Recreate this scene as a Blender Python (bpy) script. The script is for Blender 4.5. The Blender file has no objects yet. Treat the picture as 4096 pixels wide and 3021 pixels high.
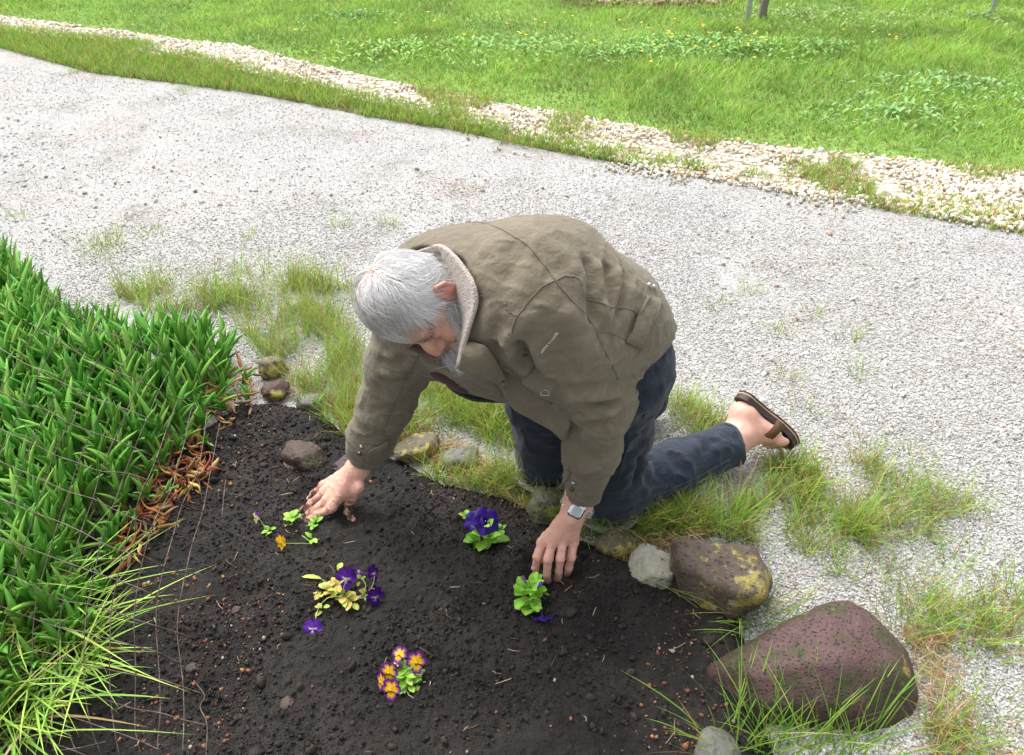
import bpy, bmesh, math, random
import numpy as np
from mathutils import Vector, Matrix, noise as mnoise

# ------------------------------------------------------------------ camera, sky, sun, exposure
SC = bpy.context.scene
COL = SC.collection
PITCH = math.radians(36); CAMH = 1.50; FPX = 3215.0; CX, CY = 2048.0, 1510.5      # photograph pixels, 4096 x 3021
cam_data = bpy.data.cameras.new('camera'); cam = bpy.data.objects.new('camera', cam_data); COL.objects.link(cam)
cam.location = (0, 0, CAMH); cam.rotation_euler = (math.pi/2 - PITCH, 0, 0)
cam_data.sensor_width = 36; cam_data.lens = FPX/4096*36; cam_data.clip_start = .02; cam_data.clip_end = 2000
SC.camera = cam
SUN_EL, SUN_AZ = math.radians(58), math.radians(-35)          # azimuth: clockwise from +Y
world = bpy.data.worlds.new('World'); SC.world = world; world.use_nodes = True
wn = world.node_tree.nodes; wl = world.node_tree.links; wn.clear()
w_out = wn.new('ShaderNodeOutputWorld'); w_bg = wn.new('ShaderNodeBackground'); w_sky = wn.new('ShaderNodeTexSky')
w_hs = wn.new('ShaderNodeHueSaturation'); w_hs.inputs['Saturation'].default_value = .22
w_sky.sky_type = 'NISHITA'; w_sky.sun_disc = False; w_sky.sun_elevation = SUN_EL; w_sky.sun_rotation = SUN_AZ
w_sky.dust_density = 6; w_sky.air_density = 1.2; w_sky.ozone_density = 1
w_bg.inputs['Strength'].default_value = .15
wl.new(w_sky.outputs[0], w_hs.inputs['Color']); wl.new(w_hs.outputs[0], w_bg.inputs['Color']); wl.new(w_bg.outputs[0], w_out.inputs[0])
sun_d = bpy.data.lights.new('sun', 'SUN'); sun = bpy.data.objects.new('sun', sun_d); COL.objects.link(sun)
sun_d.energy = .95; sun_d.angle = math.radians(60); sun_d.color = (1, .97, .93)
_sd = Vector((math.sin(SUN_AZ)*math.cos(SUN_EL), math.cos(SUN_AZ)*math.cos(SUN_EL), math.sin(SUN_EL)))
sun.rotation_euler = _sd.to_track_quat('Z', 'Y').to_euler(); sun.location = (0, 3, 6)
SC.view_settings.view_transform = 'Standard'; SC.view_settings.look = 'None'; SC.view_settings.gamma = 1
SC.view_settings.use_curve_mapping = False; SC.view_settings.exposure = 1.05
SC.render.engine = 'CYCLES'; SC.cycles.max_bounces = 6; SC.cycles.transparent_max_bounces = 6

# ------------------------------------------------------------------ pixel -> place helpers
_c, _s = math.cos(PITCH), math.sin(PITCH)
FW = np.array([0, _c, -_s]); UPV = np.array([0, _s, _c]); RT = np.array([1., 0, 0]); CAMP = np.array([0, 0, CAMH])
def ray(x, y): return FW + (x-CX)/FPX*RT + (CY-y)/FPX*UPV
def at(x, y, D): return CAMP + D*ray(x, y)                     # at a distance along the view axis
def gz(x, y, z=0.):                                            # where the sight line meets a level
    r = ray(x, y); return CAMP + r*((z-CAMH)/r[2])
def proj(P):
    d = np.asarray(P) - CAMP; D = d@FW
    return np.stack([CX+FPX*(d@RT)/D, CY-FPX*(d@UPV)/D, D], -1)
def G2(pts, k=1.8286): return np.array([gz(x*k, y*k)[:2] for x, y in pts])      # ground outline read off the 2240-wide view
rng = np.random.default_rng(7)
def nrm(v): v = np.asarray(v, float); return v/(np.linalg.norm(v)+1e-12)

# ------------------------------------------------------------------ object helpers
def link(name, me, parent=None, mat=None, **kw):
    o = bpy.data.objects.new(name, me); COL.objects.link(o)
    if parent is not None: o.parent = parent
    if mat is not None and me is not None and not me.materials: me.materials.append(mat)
    for k, v in kw.items(): o[k] = v
    return o
def empty(name, loc=(0, 0, 0), **kw):
    o = bpy.data.objects.new(name, None); COL.objects.link(o); o.location = tuple(float(c) for c in loc); o.empty_display_size = .05
    for k, v in kw.items(): o[k] = v
    return o
def tomesh(name, V, F, smooth=True, col=None):
    V = np.ascontiguousarray(V, np.float32); me = bpy.data.meshes.new(name)
    if isinstance(F, np.ndarray) and F.ndim == 2:
        n, k = F.shape
        me.vertices.add(len(V)); me.vertices.foreach_set('co', V.ravel())
        me.loops.add(n*k); me.loops.foreach_set('vertex_index', np.ascontiguousarray(F, np.int32).ravel())
        me.polygons.add(n); me.polygons.foreach_set('loop_start', np.arange(0, n*k, k, dtype=np.int32))
        me.update(calc_edges=True); me.validate(verbose=False)
    else:
        me.from_pydata([tuple(v) for v in V.tolist()], [], [tuple(int(i) for i in f) for f in F]); me.update()
    if smooth: me.polygons.foreach_set('use_smooth', np.ones(len(me.polygons), bool))
    if col is not None: setcol(me, col)
    return me
def setcol(me, col):
    a = me.color_attributes.new('Col', 'FLOAT_COLOR', 'POINT'); c = np.ones((len(me.vertices), 4), np.float32); c[:, :3] = col
    a.data.foreach_set('color', c.ravel())
def local(V, o): return np.asarray(V) - np.array(o.location)
class MB:                                                      # collects shapes into one mesh
    def __init__(s): s.V = []; s.F = []; s.C = []; s.n = 0
    def add(s, V, F, c=None):
        V = np.asarray(V, float); s.V.append(V); s.F += [tuple(i+s.n for i in f) for f in F]; s.n += len(V)
        s.C.append(np.broadcast_to(np.array(c if c is not None else (1, 1, 1), float), (len(V), 3)))
    def mesh(s, name, smooth=True, off=None, color=True):
        V = np.concatenate(s.V)
        if off is not None: V = V - np.array(off)
        return tomesh(name, V, s.F, smooth, np.concatenate(s.C) if color else None)
    def build(s, name, mat, parent=None, smooth=True, **kw):
        return link(name, s.mesh(name, smooth, None if parent is None else world_of(parent)), parent, mat, **kw)
def world_of(o):
    p = np.zeros(3)
    while o is not None: p += np.array(o.location); o = o.parent
    return p
def tube(pts, r, n=6, cap=True):
    P = np.asarray(pts, float); m = len(P); R = np.broadcast_to(np.asarray(r, float), (m,))
    T = np.gradient(P, axis=0) if m > 2 else np.repeat((P[1]-P[0])[None], 2, 0)
    T /= np.linalg.norm(T, axis=1, keepdims=True)+1e-12
    a = np.array([0, 0, 1.]) if abs(T[0][2]) < .9 else np.array([1., 0, 0])
    V = []
    for i in range(m):
        a = a - T[i]*(a@T[i]); a /= np.linalg.norm(a)+1e-12; b = np.cross(T[i], a)
        th = np.arange(n)*2*math.pi/n
        V.append(P[i] + R[i]*(np.cos(th)[:, None]*a + np.sin(th)[:, None]*b))
    V = np.concatenate(V); F = []
    for i in range(m-1):
        for j in range(n):
            F.append((i*n+j, i*n+(j+1) % n, (i+1)*n+(j+1) % n, (i+1)*n+j))
    if cap: F += [tuple(range(n))[::-1], tuple(range((m-1)*n, m*n))]
    return V, F
def smoothline(pts, n=24):                                     # Catmull-Rom through points
    P = np.asarray(pts, float); P = np.vstack([2*P[0]-P[1], P, 2*P[-1]-P[-2]]); out = []
    m = len(P)-3; per = max(2, n//m)
    for i in range(m):
        p0, p1, p2, p3 = P[i:i+4]
        for t in np.linspace(0, 1, per, endpoint=False):
            out.append(.5*((2*p1)+(-p0+p2)*t+(2*p0-5*p1+4*p2-p3)*t*t+(-p0+3*p1-3*p2+p3)*t**3))
    out.append(P[-2]); return np.array(out)

# ------------------------------------------------------------------ fast value noise (numpy)
_tab = np.random.default_rng(3).random(4096)
def vnoise(P):
    P = np.asarray(P, np.float64); i = np.floor(P).astype(np.int64); f = P-i; f = f*f*(3-2*f); out = 0
    for dx in (0, 1):
        for dy in (0, 1):
            for dz in (0, 1):
                h = ((i[..., 0]+dx)*73856093 ^ (i[..., 1]+dy)*19349663 ^ (i[..., 2]+dz)*83492791) & 4095
                w = (f[..., 0] if dx else 1-f[..., 0])*(f[..., 1] if dy else 1-f[..., 1])*(f[..., 2] if dz else 1-f[..., 2])
                out = out + w*_tab[h]
    return out*2-1
def fbm(P, o=4, g=.5):
    a, s, t = 1., 0, 0; P = np.asarray(P, float)
    for k in range(o): s = s+a*vnoise(P*(2**k)+k*17.3); t += a; a *= g
    return s/t
def inpoly(P, poly):
    x, y = P[:, 0], P[:, 1]; c = np.zeros(len(P), bool); n = len(poly)
    for i in range(n):
        x1, y1 = poly[i]; x2, y2 = poly[(i+1) % n]
        m = ((y1 > y) != (y2 > y)); c ^= m & (x < (x2-x1)*(y-y1)/((y2-y1) if y2 != y1 else 1e-9)+x1)
    return c
def polydist(P, line, closed=True):                            # distance to an outline
    d = np.full(len(P), 1e9); L = np.asarray(line, float); n = len(L)
    for i in range(n if closed else n-1):
        a = L[i]; b = L[(i+1) % n]; e = b-a; t = np.clip(((P-a)@e)/(e@e+1e-12), 0, 1)
        d = np.minimum(d, np.linalg.norm(P-a-t[:, None]*e, axis=1))
    return d

# ------------------------------------------------------------------ implicit surfaces -> mesh
def s_cone(a, b, r1, r2):
    a = np.asarray(a, float); b = np.asarray(b, float); e = b-a; L = e@e+1e-12
    def f(P):
        t = np.clip(((P-a)@e)/L, 0, 1); return np.linalg.norm(P-a-t[:, None]*e, axis=1)-(r1+(r2-r1)*t)
    return f
def s_ell(c, R, rad):
    c = np.asarray(c, float); R = np.asarray(R, float); rad = np.asarray(rad, float)
    def f(P):
        q = (P-c)@R.T; k0 = np.linalg.norm(q/rad, axis=1); k1 = np.linalg.norm(q/rad**2, axis=1)+1e-9
        return k0*(k0-1)/k1
    return f
def smin(a, b, k):
    h = np.clip(.5+.5*(b-a)/k, 0, 1); return b*(1-h)+a*h-k*h*(1-h)
def s_union(items):                                            # [(fn, k), ...]
    def f(P):
        d = None
        for fn, k in items:
            v = fn(P); d = v if d is None else (smin(d, v, k) if k > 0 else (np.minimum(d, v) if k == 0 else np.maximum(d, -v)))
        return d
    return f
def s_chain(pts, rad, k=.02): return s_union([(s_cone(pts[i], pts[i+1], rad[i], rad[i+1]), k) for i in range(len(pts)-1)])
def sdf_mesh(fn, lo, hi, h, B=12):
    lo = np.asarray(lo, float); N = (np.ceil((np.asarray(hi)-lo)/h/B).astype(int))*B
    nb = N//B; bi = np.stack(np.meshgrid(*[np.arange(k) for k in nb], indexing='ij'), -1).reshape(-1, 3)
    cen = lo+(bi*B+B/2)*h; dc = fn(cen)
    v = np.empty(tuple(N), np.float32)
    vb = v.reshape(nb[0], B, nb[1], B, nb[2], B)
    act = np.abs(dc) < B*h*1.35
    off = np.stack(np.meshgrid(*[np.arange(B)]*3, indexing='ij'), -1).reshape(-1, 3)
    for q in range(len(bi)):
        if not act[q]: vb[bi[q][0], :, bi[q][1], :, bi[q][2], :] = dc[q]
    ai = np.nonzero(act)[0]
    for s in range(0, len(ai), 200):
        idx = ai[s:s+200]; P = (lo+(bi[idx][:, None]*B+off[None])*h).reshape(-1, 3); d = fn(P).reshape(len(idx), B, B, B)
        for m, q in enumerate(idx): vb[bi[q][0], :, bi[q][1], :, bi[q][2], :] = d[m]
    return surface_nets(v, lo, h)
def surface_nets(v, lo, h):
    s = v < 0; n = np.array(v.shape)-1; sl = lambda d, k: slice(d, d+n[k])
    cnt = np.zeros(tuple(n), np.int8); cor = [(i, j, k) for i in (0, 1) for j in (0, 1) for k in (0, 1)]
    for c in cor: cnt += s[sl(c[0], 0), sl(c[1], 1), sl(c[2], 2)]
    m = (cnt > 0) & (cnt < 8); idx = np.full(tuple(n), -1, np.int64); I = np.stack(np.nonzero(m), -1); idx[m] = np.arange(len(I))
    acc = np.zeros((len(I), 3)); num = np.zeros(len(I))
    for a in cor:
        for ax in range(3):
            if a[ax]: continue
            b = list(a); b[ax] = 1
            va = v[I[:, 0]+a[0], I[:, 1]+a[1], I[:, 2]+a[2]].astype(float); vb_ = v[I[:, 0]+b[0], I[:, 1]+b[1], I[:, 2]+b[2]].astype(float)
            x = (va < 0) != (vb_ < 0); t = np.where(x, va/np.where(x, va-vb_, 1), 0)
            p = np.array(a, float)[None]+np.eye(3)[ax][None]*t[:, None]; acc += np.where(x[:, None], p, 0); num += x
    V = lo+(I+acc/num[:, None])*h; F = []
    for ax in range(3):
        b, c = (ax+1) % 3, (ax+2) % 3
        A = [slice(0, n[k]) for k in range(3)]; A[b] = slice(1, n[b]); A[c] = slice(1, n[c]); Bs = list(A); Bs[ax] = slice(1, n[ax]+1); A[ax] = slice(0, n[ax])
        sa, sb = s[tuple(A)], s[tuple(Bs)]; E = np.stack(np.nonzero(sa != sb), -1); neg = sa[sa != sb]
        E[:, b] += 1; E[:, c] += 1
        eb = np.eye(3, dtype=int)[b]; ec = np.eye(3, dtype=int)[c]; g = lambda o: idx[tuple((E-o).T)]
        q = np.stack([g(eb+ec), g(ec), g(0*eb), g(eb)], -1); q[~neg] = q[~neg][:, ::-1]; F.append(q)
    F = np.concatenate(F); F = F[(F >= 0).all(1)]
    return V, F
def vnormals(V, F):
    n = np.cross(V[F[:, 2]]-V[F[:, 0]], V[F[:, 3 if F.shape[1] > 3 else 1]]-V[F[:, 1]]) if F.shape[1] == 4 else np.cross(V[F[:, 1]]-V[F[:, 0]], V[F[:, 2]]-V[F[:, 0]])
    N = np.zeros_like(V)
    for k in range(F.shape[1]): np.add.at(N, F[:, k], n)
    return N/(np.linalg.norm(N, axis=1, keepdims=True)+1e-12)
def relax(V, F, it=3, lam=.5):
    A = np.concatenate([F[:, k] for k in range(F.shape[1])]); Bq = np.concatenate([F[:, (k+1) % F.shape[1]] for k in range(F.shape[1])])
    cnt = np.bincount(A, minlength=len(V))+np.bincount(Bq, minlength=len(V)); V = V.copy()
    for _ in range(it):
        S = np.zeros_like(V)
        for k in range(3): S[:, k] = np.bincount(A, V[Bq, k], len(V))+np.bincount(Bq, V[A, k], len(V))
        V += lam*(S/np.maximum(cnt, 1)[:, None]-V)
    return V

# ------------------------------------------------------------------ materials
def new_mat(name):
    m = bpy.data.materials.new(name); m.use_nodes = True; nt = m.node_tree; nt.nodes.clear()
    o = nt.nodes.new('ShaderNodeOutputMaterial'); b = nt.nodes.new('ShaderNodeBsdfPrincipled'); nt.links.new(b.outputs[0], o.inputs[0])
    return m, nt, b
def N(nt, t, **kw):
    n = nt.nodes.new(t)
    for k, v in kw.items():
        if k in n.inputs: n.inputs[k].default_value = v
        else: setattr(n, k, v)
    return n
def ramp(nt, fac, stops):
    r = nt.nodes.new('ShaderNodeValToRGB'); e = r.color_ramp.elements
    while len(e) < len(stops): e.new(.5)
    for q, (p, c) in zip(e, stops): q.position = p; q.color = (*c, 1) if len(c) == 3 else c
    nt.links.new(fac, r.inputs[0]); return r.outputs[0]
def noise(nt, scale, detail=4, rough=.55, coord='Object', vec=None):
    t = N(nt, 'ShaderNodeTexNoise', Scale=scale, Detail=detail, Roughness=rough)
    if vec is None: vec = N(nt, 'ShaderNodeTexCoord').outputs[coord]
    nt.links.new(vec, t.inputs['Vector']); return t.outputs['Fac']
def mix(nt, fac, a, b, mode='MIX'):
    m = nt.nodes.new('ShaderNodeMix'); m.data_type = 'RGBA'; m.blend_type = mode
    for s, v in ((0, fac), (6, a), (7, b)):
        if isinstance(v, (int, float)): m.inputs[s].default_value = v
        elif isinstance(v, tuple): m.inputs[s].default_value = (*v, 1) if len(v) == 3 else v
        else: nt.links.new(v, m.inputs[s])
    return m.outputs[2]
def bump(nt, b, h, dist, strength=1.0, prev=None):
    n = N(nt, 'ShaderNodeBump', Distance=dist, Strength=strength); nt.links.new(h, n.inputs['Height'])
    if prev is not None: nt.links.new(prev, n.inputs['Normal'])
    nt.links.new(n.outputs[0], b.inputs['Normal']); return n.outputs[0]
def simple(name, col, rough=.6, metal=0., var=.25, scale=40, bd=0., sheen=0., spec=.5):
    m, nt, b = new_mat(name); f = noise(nt, scale)
    c = ramp(nt, f, [(.25, tuple(x*(1-var) for x in col)), (.75, tuple(min(1, x*(1+var)) for x in col))])
    nt.links.new(c, b.inputs['Base Color']); b.inputs['Roughness'].default_value = rough; b.inputs['Metallic'].default_value = metal
    b.inputs['Specular IOR Level'].default_value = spec
    if bd: bump(nt, b, f, bd)
    if sheen: b.inputs['Sheen Weight'].default_value = sheen
    return m
def colmat(name, rough=.6, trans=0., spec=.4, var=.2, scale=60, bd=0.):     # own colour stored per vertex, with mottling
    m, nt, b = new_mat(name); a = N(nt, 'ShaderNodeVertexColor', layer_name='Col'); f = noise(nt, scale)
    g = ramp(nt, f, [(.2, (1-var,)*3), (.8, (1+var,)*3)])
    c = mix(nt, 1.0, a.outputs[0], g, 'MULTIPLY'); nt.links.new(c, b.inputs['Base Color'])
    b.inputs['Roughness'].default_value = rough; b.inputs['Specular IOR Level'].default_value = spec
    if bd: bump(nt, b, f, bd)
    if trans:
        t = N(nt, 'ShaderNodeBsdfTranslucent'); nt.links.new(c, t.inputs[0]); ms = N(nt, 'ShaderNodeMixShader', Fac=trans)
        nt.links.new(b.outputs[0], ms.inputs[1]); nt.links.new(t.outputs[0], ms.inputs[2])
        nt.links.new(ms.outputs[0], [n for n in nt.nodes if n.type == 'OUTPUT_MATERIAL'][0].inputs[0])
    return m
# ------------------------------------------------------------------ scatter helpers
def ico(sub):
    bm = bmesh.new(); bmesh.ops.create_icosphere(bm, subdivisions=sub, radius=1); V = np.array([v.co[:] for v in bm.verts]); F = np.array([[v.index for v in f.verts] for f in bm.faces]); bm.free(); return V, F
ICO1, ICO2, ICO3, ICO4, ICO5 = [ico(k) for k in (1, 2, 3, 4, 5)]
def rotm(n):
    q = rng.normal(size=(n, 4)); q /= np.linalg.norm(q, axis=1, keepdims=True); w, x, y, z = q.T
    return np.stack([1-2*(y*y+z*z), 2*(x*y-z*w), 2*(x*z+y*w), 2*(x*y+z*w), 1-2*(x*x+z*z), 2*(y*z-x*w), 2*(x*z-y*w), 2*(y*z+x*w), 1-2*(x*x+y*y)], -1).reshape(n, 3, 3)
def lumps(name, P, size, col, mat, base=ICO1, jit=.28, flat=.75, smooth=False, **kw):
    n = len(P); bv, bf = base; S = np.stack([.75+.5*rng.random(n), .75+.5*rng.random(n), flat*(.7+.6*rng.random(n))], -1)
    V = bv[None]*(1+jit*rng.normal(size=(n, len(bv), 1)).clip(-1.5, 1.5))*S[:, None]; V = np.einsum('nij,nkj->nki', rotm(n), V)*size[:, None, None]; V = V+P[:, None]
    F = (bf[None]+(np.arange(n)*len(bv))[:, None, None]).reshape(-1, 3)
    return link(name, tomesh(name, V.reshape(-1, 3), F, smooth, np.repeat(col, len(bv), 0)), None, mat, **kw)
def pick(cols, n, w=None):
    c = np.array(cols, float)[rng.choice(len(cols), n, p=w)]; return np.clip(c*(.75+.5*rng.random((n, 1))), 0, 1)
def blades(name, P, ln, wd, lean, col, tipcol, mat, seg=3, droop=.5, heading=None, **kw):
    """grass: every blade a tapering, drooping strip"""
    n = len(P); th = rng.random(n)*6.283 if heading is None else heading; d = np.stack([np.cos(th), np.sin(th), np.zeros(n)], -1); sd = np.stack([-np.sin(th), np.cos(th), np.zeros(n)], -1)
    tw = rng.random(n)*3.14; sd = sd*np.cos(tw)[:, None]+np.array([0, 0, .0])+d*np.sin(tw)[:, None]*.6; t = np.linspace(0, 1, seg+1)
    out = []; outc = []
    for k, u in enumerate(t):
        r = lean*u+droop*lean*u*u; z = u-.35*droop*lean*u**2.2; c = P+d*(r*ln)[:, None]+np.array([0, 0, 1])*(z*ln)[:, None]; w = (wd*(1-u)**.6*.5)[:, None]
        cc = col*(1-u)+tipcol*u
        if k < seg: out += [c-sd*w, c+sd*w]; outc += [cc, cc]
        else: out.append(c); outc.append(cc)
    V = np.stack(out, 1); C = np.stack(outc, 1); m = V.shape[1]; F = []
    for k in range(seg-1): F += [[2*k, 2*k+1, 2*k+3], [2*k, 2*k+3, 2*k+2]]
    F.append([2*seg-2, 2*seg-1, 2*seg]); F = (np.array(F)[None]+(np.arange(n)*m)[:, None, None]).reshape(-1, 3)
    parent = kw.pop('parent', None); V = V.reshape(-1, 3)
    if parent is not None: V = V-world_of(parent)
    return link(name, tomesh(name, V, F, True, C.reshape(-1, 3)), parent, mat, **kw)
def sample(poly, n):
    poly = np.asarray(poly); lo, hi = poly.min(0), poly.max(0); out = np.zeros((0, 2))
    while len(out) < n: q = lo+rng.random((n*2, 2))*(hi-lo); out = np.vstack([out, q[inpoly(q, poly)]])
    return out[:n]
def density(P, f, thr=.1, soft=.25, seed=0.): 
    v = fbm(np.column_stack([P*f, np.full(len(P), seed)]), 3); return rng.random(len(P)) < np.clip((v+thr)/soft, 0, 1)

# ------------------------------------------------------------------ outlines on the ground (read off the photograph)
ROAD_E = [(-400, 0), (0, 105), (200, 160), (400, 185), (600, 212), (800, 255), (1000, 287), (1200, 330), (1400, 366), (1600, 400), (1800, 428), (2000, 462), (2240, 505), (2700, 600)]
STONE_LO = [(-400, 5), (0, 72), (300, 105), (600, 180), (800, 228), (1000, 270), (1200, 322), (1400, 362), (1600, 398), (1800, 427), (2000, 461), (2240, 504), (2700, 599)]
STONE_HI = [(-400, -15), (0, 40), (200, 62), (400, 92), (520, 103), (700, 147), (900, 192), (1100, 228), (1300, 266), (1500, 300), (1700, 322), (1900, 342), (2240, 380), (2700, 440)]
BED = [(470, 930), (520, 890), (600, 885), (700, 905), (760, 960), (830, 1000), (880, 1012), (960, 1060), (1100, 1092), (1180, 1125), (1240, 1172), (1310, 1200), (1400, 1235), (1490, 1285), (1610, 1350), (1640, 1450), (1660, 1560), (1690, 1652), (1700, 1760), (200, 1760), (-250, 1700), (-250, 1250), (150, 1100), (330, 1000)]
g_road, g_slo, g_shi, g_bed = G2(ROAD_E), G2(STONE_LO), G2(STONE_HI), G2(BED)

g_bedv = g_bed; _k = [i for i, q in enumerate(BED) if q[1] < 1700]; _r = [i for i in _k if i < 20]; _l = [i for i in _k if i >= 20]      # the bed runs on towards and past the camera
g_bed = np.vstack([g_bed[_r], [[.86, .45], [.95, -.5], [-1.9, -.5], [-2.0, .6]], g_bed[_l]])

# ------------------------------------------------------------------ ground sheets
m, nt, b = new_mat('far_ground'); f = noise(nt, 3, 5); nt.links.new(ramp(nt, f, [(.3, (.05, .075, .02)), (.7, (.09, .13, .035))]), b.inputs['Base Color']); b.inputs['Roughness'].default_value = .95; bump(nt, b, noise(nt, 60, 4), .02); M_far = m
link('ground', tomesh('ground', np.array([[-400, -100, -.004], [400, -100, -.004], [400, 700, -.004], [-400, 700, -.004]]), [(0, 1, 2, 3)], False), None, M_far, kind='structure', label='flat grassy ground running off to the horizon')
# gravel driveway: fine pale grit with dark, brown and reddish specks
m, nt, b = new_mat('driveway_grit'); tc = N(nt, 'ShaderNodeTexCoord').outputs['Object']
v1 = N(nt, 'ShaderNodeTexVoronoi', Scale=190); nt.links.new(tc, v1.inputs['Vector']); v2 = N(nt, 'ShaderNodeTexVoronoi', Scale=75); nt.links.new(tc, v2.inputs['Vector'])
sep = N(nt, 'ShaderNodeSeparateColor'); nt.links.new(v1.outputs['Color'], sep.inputs[0]); sep2 = N(nt, 'ShaderNodeSeparateColor'); nt.links.new(v2.outputs['Color'], sep2.inputs[0])
base = ramp(nt, sep.outputs[0], [(.0, (.15, .14, .125)), (.12, (.28, .27, .255)), (.30, (.375, .372, .365)), (.8, (.465, .463, .456)), (1, (.575, .575, .565))])
big = noise(nt, 1.1, 4, .6); dirt = noise(nt, 2.6, 5, .65)
dm = ramp(nt, dirt, [(.52, (0,)*3), (.70, (.75,)*3)]); dk = ramp(nt, sep2.outputs[0], [(.25, (1,)*3), (.75, (.12,)*3)]); dmm = mix(nt, 1., dm, dk, 'MULTIPLY')
c = mix(nt, dmm, base, (.15, .125, .085)); rd = noise(nt, 1.9, 3, .5); rm = mix(nt, 1., ramp(nt, rd, [(.54, (0,)*3), (.68, (1,)*3)]), ramp(nt, sep2.outputs[1], [(.72, (0,)*3), (.80, (.5,)*3)]), 'MULTIPLY')
c = mix(nt, rm, c, (.30, .12, .075)); c = mix(nt, 1., c, ramp(nt, big, [(.3, (.90, .90, .92)), (.7, (1.04, 1.03, 1.0))]), 'MULTIPLY')
nt.links.new(c, b.inputs['Base Color']); b.inputs['Roughness'].default_value = .85; b.inputs['Specular IOR Level'].default_value = .3
p = bump(nt, b, v1.outputs['Distance'], .006, .8); bump(nt, b, noise(nt, 9, 5), .02, .5, p); M_road = m
bandY = np.vstack([g_road+np.array([0, .04]), [[40, g_road[-1][1]-8], [40, -20], [-60, -20], [-60, g_road[0][1]+30]]])
def band2(name, near, far, z, mat, **kw):                         # a sheet whose near edge dips into the ground
    near, far = [np.column_stack([np.interp(np.linspace(0, 1, 60), (np.asarray(q)[:, 0]-q[0][0])/(q[-1][0]-q[0][0]), np.asarray(q)[:, c]) for c in (0, 1)]) for q in (near, far)]; k = 60; dl_ = far-near; mid = near+dl_*np.minimum(.5, .06/(np.linalg.norm(dl_, axis=1, keepdims=True)+1e-9)); V = np.vstack([np.column_stack([near, np.full(k, -.012)]), np.column_stack([mid, np.full(k, z)]), np.column_stack([far, np.full(k, z)])])
    return link(name, tomesh(name, V, [(r*k+i, r*k+i+1, (r+1)*k+i+1, (r+1)*k+i) for r in (0, 1) for i in range(k-1)], False), None, mat, **kw)
def band(name, poly, z, mat, **kw):
    return link(name, tomesh(name, np.column_stack([poly, np.full(len(poly), z)]), [tuple(range(len(poly)))[::-1]], False), None, mat, **kw)
_xl, _xr = g_road[0], g_road[-1]; dR = nrm(g_road[-1]-g_road[-4]); dL = nrm(g_road[0]-g_road[3])
far_r, far_l = g_road[-1]+dR*40, g_road[0]+dL*40
road_poly = np.vstack([[far_l], g_road, [far_r], [[far_r[0], -30]], [[far_l[0], -30]]])
band('driveway', road_poly, .0, M_road, kind='structure', label='pale grey gravel driveway')
m, nt, b = new_mat('verge_earth'); f = noise(nt, 14, 5); nt.links.new(ramp(nt, f, [(.3, (.10, .115, .035)), (.55, (.20, .18, .10)), (.8, (.34, .31, .24))]), b.inputs['Base Color']); b.inputs['Roughness'].default_value = .95; bump(nt, b, noise(nt, 90, 4), .02); M_verge = m
sl = np.vstack([[g_slo[0]+dL*40], g_slo, [g_slo[-1]+dR*40]]); sh = np.vstack([[g_shi[0]+dL*40], g_shi, [g_shi[-1]+dR*40]]); rd_ = np.vstack([[far_l], g_road, [far_r]])
band2('verge', rd_-np.array([0, .03]), sl+np.array([0, .03]), .003, M_verge, kind='structure', label='thin grassy verge along the driveway')
m, nt, b = new_mat('stone_bed'); v1 = N(nt, 'ShaderNodeTexVoronoi', Scale=38); nt.links.new(N(nt, 'ShaderNodeTexCoord').outputs['Object'], v1.inputs['Vector']); sep = N(nt, 'ShaderNodeSeparateColor'); nt.links.new(v1.outputs['Color'], sep.inputs[0])
nt.links.new(ramp(nt, sep.outputs[0], [(0, (.16, .13, .09)), (.3, (.40, .34, .25)), (.7, (.58, .53, .43)), (1, (.70, .67, .6))]), b.inputs['Base Color']); b.inputs['Roughness'].default_value = .85; bump(nt, b, v1.outputs['Distance'], .02); M_sbed = m
_sl2 = sl-np.array([0, .02]); _sl2[8:, 1] -= .05
band2('stone_strip', _sl2, sh, .006, M_sbed, kind='structure', label='strip of pale stones between verge and lawn')
m, nt, b = new_mat('lawn_earth'); f = noise(nt, 1.3, 5); f2 = noise(nt, 30, 4); c = mix(nt, ramp(nt, f, [(.35, (0,)*3), (.65, (1,)*3)]), (.13, .26, .04), (.22, .35, .065)); c = mix(nt, 1., c, ramp(nt, f2, [(.2, (.6,)*3), (.8, (1.25,)*3)]), 'MULTIPLY'); nt.links.new(c, b.inputs['Base Color']); b.inputs['Roughness'].default_value = .95; bump(nt, b, f2, .03); M_lawn = m
band2('lawn', sh-np.array([0, .05]), np.column_stack([sh[:, 0], np.full(len(sh), 60.)]), .010, M_lawn, kind='structure', label='green lawn beyond the stone strip')

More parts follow.
